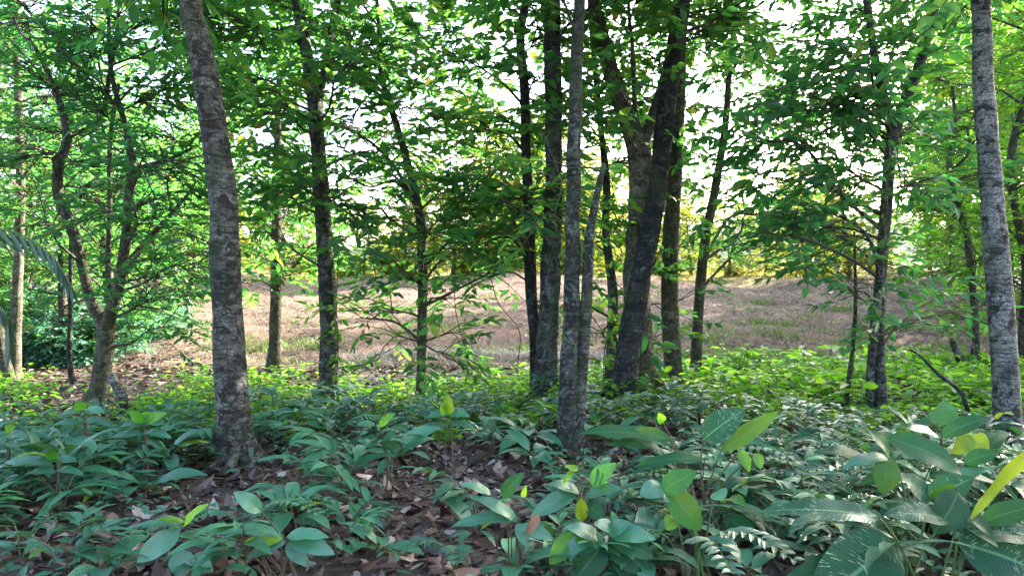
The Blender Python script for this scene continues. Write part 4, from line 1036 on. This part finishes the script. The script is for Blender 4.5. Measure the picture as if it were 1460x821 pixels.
def straw():
    rg = np.random.default_rng(9); b = MB(); n = 80000
    Y = 13.4 + 34 * rg.random(n) ** 1.5; X = field_left(Y) + rg.random(n) * (field_right(Y) - field_left(Y))
    clump = np.sin(X * 1.7 + Y * .6) + np.sin(Y * 2.3 - X * .5) + rg.normal(0, .7, n)
    k = clump > -.6; X = X[k]; Y = Y[k]; n = len(X)
    P = np.stack([X, Y, gz(X, Y) + .02 + rg.uniform(0, .05, n)], -1)
    V, Q = blades(P, rg.normal(.3, 1.1, n), rg.uniform(-.05, .45, n), rg.uniform(.15, .42, n), .006 + .00030 * Y)
    b.add(V, Q, 0, np.repeat(np.clip(rg.beta(2, 2, n), 0, .93), 2)); tag(b.build('dry_grass', M['straw']), 'flattened dry straw covering the mown field', 'dry grass', None, 'stuff')
    b = MB(); n = 9000
    px = rg.uniform(500, 860, n); Y = rg.normal(14.4, .5, n); X = (px - CX) / F * Y
    P = np.stack([X, Y, gz(X, Y) + rg.uniform(0, .22, n) * np.clip(1 - np.abs(Y - 14.4), .1, 1)], -1)
    V, Q = blades(P, rg.uniform(0, 6.28, n), rg.uniform(-.2, .7, n), rg.uniform(.2, .5, n), .006)
    b.add(V, Q, 0, np.repeat(rg.random(n), 2)); tag(b.build('straw_heap', M['straw_grey']), 'bleached straw raked along the near edge of the field', 'straw', None, 'stuff')
    b = MB()
    for k in range(46):
        Yc = 14.6 + 12 * rg.random() ** 1.6; px = rg.normal(1130, 110) if k < 30 else rg.uniform(300, 800); n = int(rg.uniform(60, 240)); sp_ = rg.uniform(.12, .4)
        x0 = (px - CX) / F * Yc; X = x0 + rg.normal(0, sp_, n); Y = Yc + rg.normal(0, sp_, n)
        V, Q = blades(np.stack([X, Y, gz(X, Y)], -1), rg.uniform(0, 6.28, n), rg.uniform(.6, 1.4, n), rg.uniform(.1, .4, n), .009)
        b.add(V, Q, 0, np.repeat(rg.random(n), 2))
    for k in range(70):
        Yc = rg.uniform(14.5, 30); f_ = rg.random() ** (.6 if k % 3 else 1.2); xc = field_left(Yc) + 1 + f_ * (field_right(Yc) - field_left(Yc) - 2); n = 45
        X = xc + rg.normal(0, .28, n); Y = Yc + rg.normal(0, .28, n)
        V, Q = blades(np.stack([X, Y, gz(X, Y)], -1), rg.uniform(0, 6.28, n), rg.uniform(.5, 1.3, n), rg.uniform(.1, .3, n), .011)
        b.add(V, Q, 0, np.repeat(rg.random(n), 2))
    tag(b.build('grass_tufts', M['grass']), 'fresh green grass sprouting from the dry field', 'grass', None, 'stuff')
straw()
def crest():
    rg = np.random.default_rng(19); b = MB(); n = 22000
    Y = 37 + 25 * rg.random(n) ** .8; X = field_left(Y) + rg.random(n) * (field_right(Y) - field_left(Y))
    k = np.sin(X * .5 + 1) + np.sin(X * 1.3 + Y * .7) + rg.normal(0, .6, n) > -.5; X = X[k]; Y = Y[k]; n = len(X)
    V, Q = blades(np.stack([X, Y, gz(X, Y)], -1), rg.uniform(0, 6.28, n), rg.uniform(.7, 1.5, n), rg.uniform(.15, .5, n) * np.clip((Y - 34) / 10, .3, 1.3), .016)
    b.add(V, Q, 0, np.repeat(rg.random(n), 2)); tag(b.build('tall_grass', M['crest_grass']), 'yellow sunlit grass standing on the far crest of the field', 'grass', None, 'stuff')
crest()
def cover():
    rg = np.random.default_rng(10); b = MB(); n = 16000
    Y = np.sqrt(rg.uniform(7.6 ** 2, 13.8 ** 2, n)); X = rg.uniform(-.75, .75, n) * Y
    px = X / Y * F + CX
    k = (np.sin(X * 2.1 + Y) + np.sin(Y * 1.7 - X * 1.3) + rg.normal(0, .8, n) > -.3 + 1.2 * (px < 260) * (Y > 10)) & ~((Y > 11.0) & (px < 760) & (rg.random(n) < .88))
    X = X[k]; Y = Y[k]; n = len(X)
    a = rg.uniform(0, 6.28, n); D = np.stack([np.cos(a), np.sin(a), rg.normal(.1, .3, n)], -1); L = rg.uniform(.06, .13, n)
    P = np.stack([X, Y, gz(X, Y) + rg.uniform(.02, .18, n)], -1)
    V, Q, UV = leaves6(P, D, np.array([0, 0, 1.0]) + rg.normal(0, .3, (n, 3)), L, L * .55, .15, .1); b.add(V, Q, 0, np.repeat(rg.beta(2, 2, n), 2), UV)
    V, Q = thin_tubes(P, np.stack([X + rg.normal(0, .03, n), Y + rg.normal(0, .03, n), gz(X, Y)], -1), .0015, .002); b.add(V, Q, 1)
    tag(b.build('ground_cover', [M['leaf_belt'], M['stem_brown']]), 'low bright green seedlings carpeting the sunny edge of the wood', 'ground cover', None, 'stuff')
    b = MB(); n = 6500
    Y = np.sqrt(rg.uniform(3.6 ** 2, 8.0 ** 2, n)); X = rg.uniform(-.72, .72, n) * Y
    px = X / Y * F + CX; py = CY + H * F / Y
    k = (((px - 640) / 140) ** 2 + ((py - 730) / 110) ** 2 > 1) & (np.sin(X * 3.1 + Y * 2) + np.sin(Y * 3.7 - X * 2.3) + rg.normal(0, .5, n) > -.1)
    X = X[k]; Y = Y[k]; n = len(X)
    a = rg.uniform(0, 6.28, n); D = np.stack([np.cos(a), np.sin(a), rg.normal(.1, .3, n)], -1); L = rg.uniform(.05, .12, n)
    P = np.stack([X, Y, gz(X, Y) + rg.uniform(.02, .16, n)], -1)
    V, Q, UV = leaves6(P, D, np.array([0, 0, 1.0]) + rg.normal(0, .3, (n, 3)), L, L * .42, .15, .1); b.add(V, Q, 0, np.repeat(rg.beta(1.5, 3, n), 2), UV)
    tag(b.build('ground_cover', [M['leaf_floor']]), 'small dark seedling leaves between the bigger plants of the foreground', 'ground cover', None, 'stuff')
cover()
def sticks():
    rg = np.random.default_rng(12)
    spots = [((0, 720), (150, 700), 4.9, 'long thin stick lying among the leaves at the left border'), ((90, 690), (330, 705), 5.3, 'thin straight twig lying left of the leaning grey trunk'), ((430, 650), (520, 700), 5.9, 'thin twig on the bare leaves right of the leaning grey trunk'),
             ((600, 720), (690, 705), 5.2, 'short stick on the bare leaf litter at the centre'), ((880, 690), (960, 680), 5.7, 'brown stick behind the glossy oval leaves')]
    for (a, c, Y, lab) in spots:
        A = ground_at(a[0], Y); B = ground_at(c[0], Y + .25); A[2] += .03; B[2] += .03
        P = [A, (A + B) / 2 + [0, .04, .03], B]; b = MB(); V, Q = tube(P, [.011, .010, .005], 7, None, .08); b.add(V, Q)
        tag(b.build('fallen_stick', M['stem_brown'], None, A), lab, 'stick')
sticks()

# ------------------------------------------------------------------ light, camera
AZ, EL = math.radians(50), math.radians(25)
w = bpy.data.worlds.new('World'); scene.world = w; w.use_nodes = True
nt = w.node_tree; nt.nodes.clear()
sky = nt.nodes.new('ShaderNodeTexSky'); sky.sky_type = 'NISHITA'; sky.sun_disc = False
sky.sun_elevation = EL; sky.sun_rotation = AZ; sky.dust_density = 4.0; sky.air_density = 1.0; sky.ozone_density = 1.0
bg = nt.nodes.new('ShaderNodeBackground'); bg.inputs['Strength'].default_value = .15
ow = nt.nodes.new('ShaderNodeOutputWorld'); nt.links.new(sky.outputs[0], bg.inputs[0]); nt.links.new(bg.outputs[0], ow.inputs[0])
sl = bpy.data.lights.new('sun', 'SUN'); sl.energy = 5.0; sl.angle = math.radians(.5); sl.color = (1, .93, .80)
so = bpy.data.objects.new('sun', sl); COL.objects.link(so)
dsun = Vector((math.sin(AZ) * math.cos(EL), math.cos(AZ) * math.cos(EL), math.sin(EL)))
so.rotation_euler = dsun.to_track_quat('Z', 'Y').to_euler(); so.location = (20, 20, 30)

cam = bpy.data.cameras.new('camera'); co = bpy.data.objects.new('camera', cam); COL.objects.link(co)
cam.sensor_width = 36; cam.lens = F / 1460 * 36; cam.clip_end = 4000; cam.clip_start = .05
co.location = (0, 0, H); co.rotation_euler = (math.radians(90), 0, 0)
scene.camera = co
vs = scene.view_settings
scene.display_settings.display_device = 'sRGB'
vs.view_transform = 'Standard'; vs.look = 'None'; vs.exposure = 3.05; vs.gamma = 1.0; vs.use_curve_mapping = False
scene.render.engine = 'CYCLES'
cy = scene.cycles
cy.max_bounces = 8; cy.diffuse_bounces = 4; cy.glossy_bounces = 2; cy.transmission_bounces = 5; cy.transparent_max_bounces = 4
cy.use_denoising = True; cy.sample_clamp_indirect = 6; cy.caustics_reflective = False; cy.caustics_refractive = False
cy.use_adaptive_sampling = True
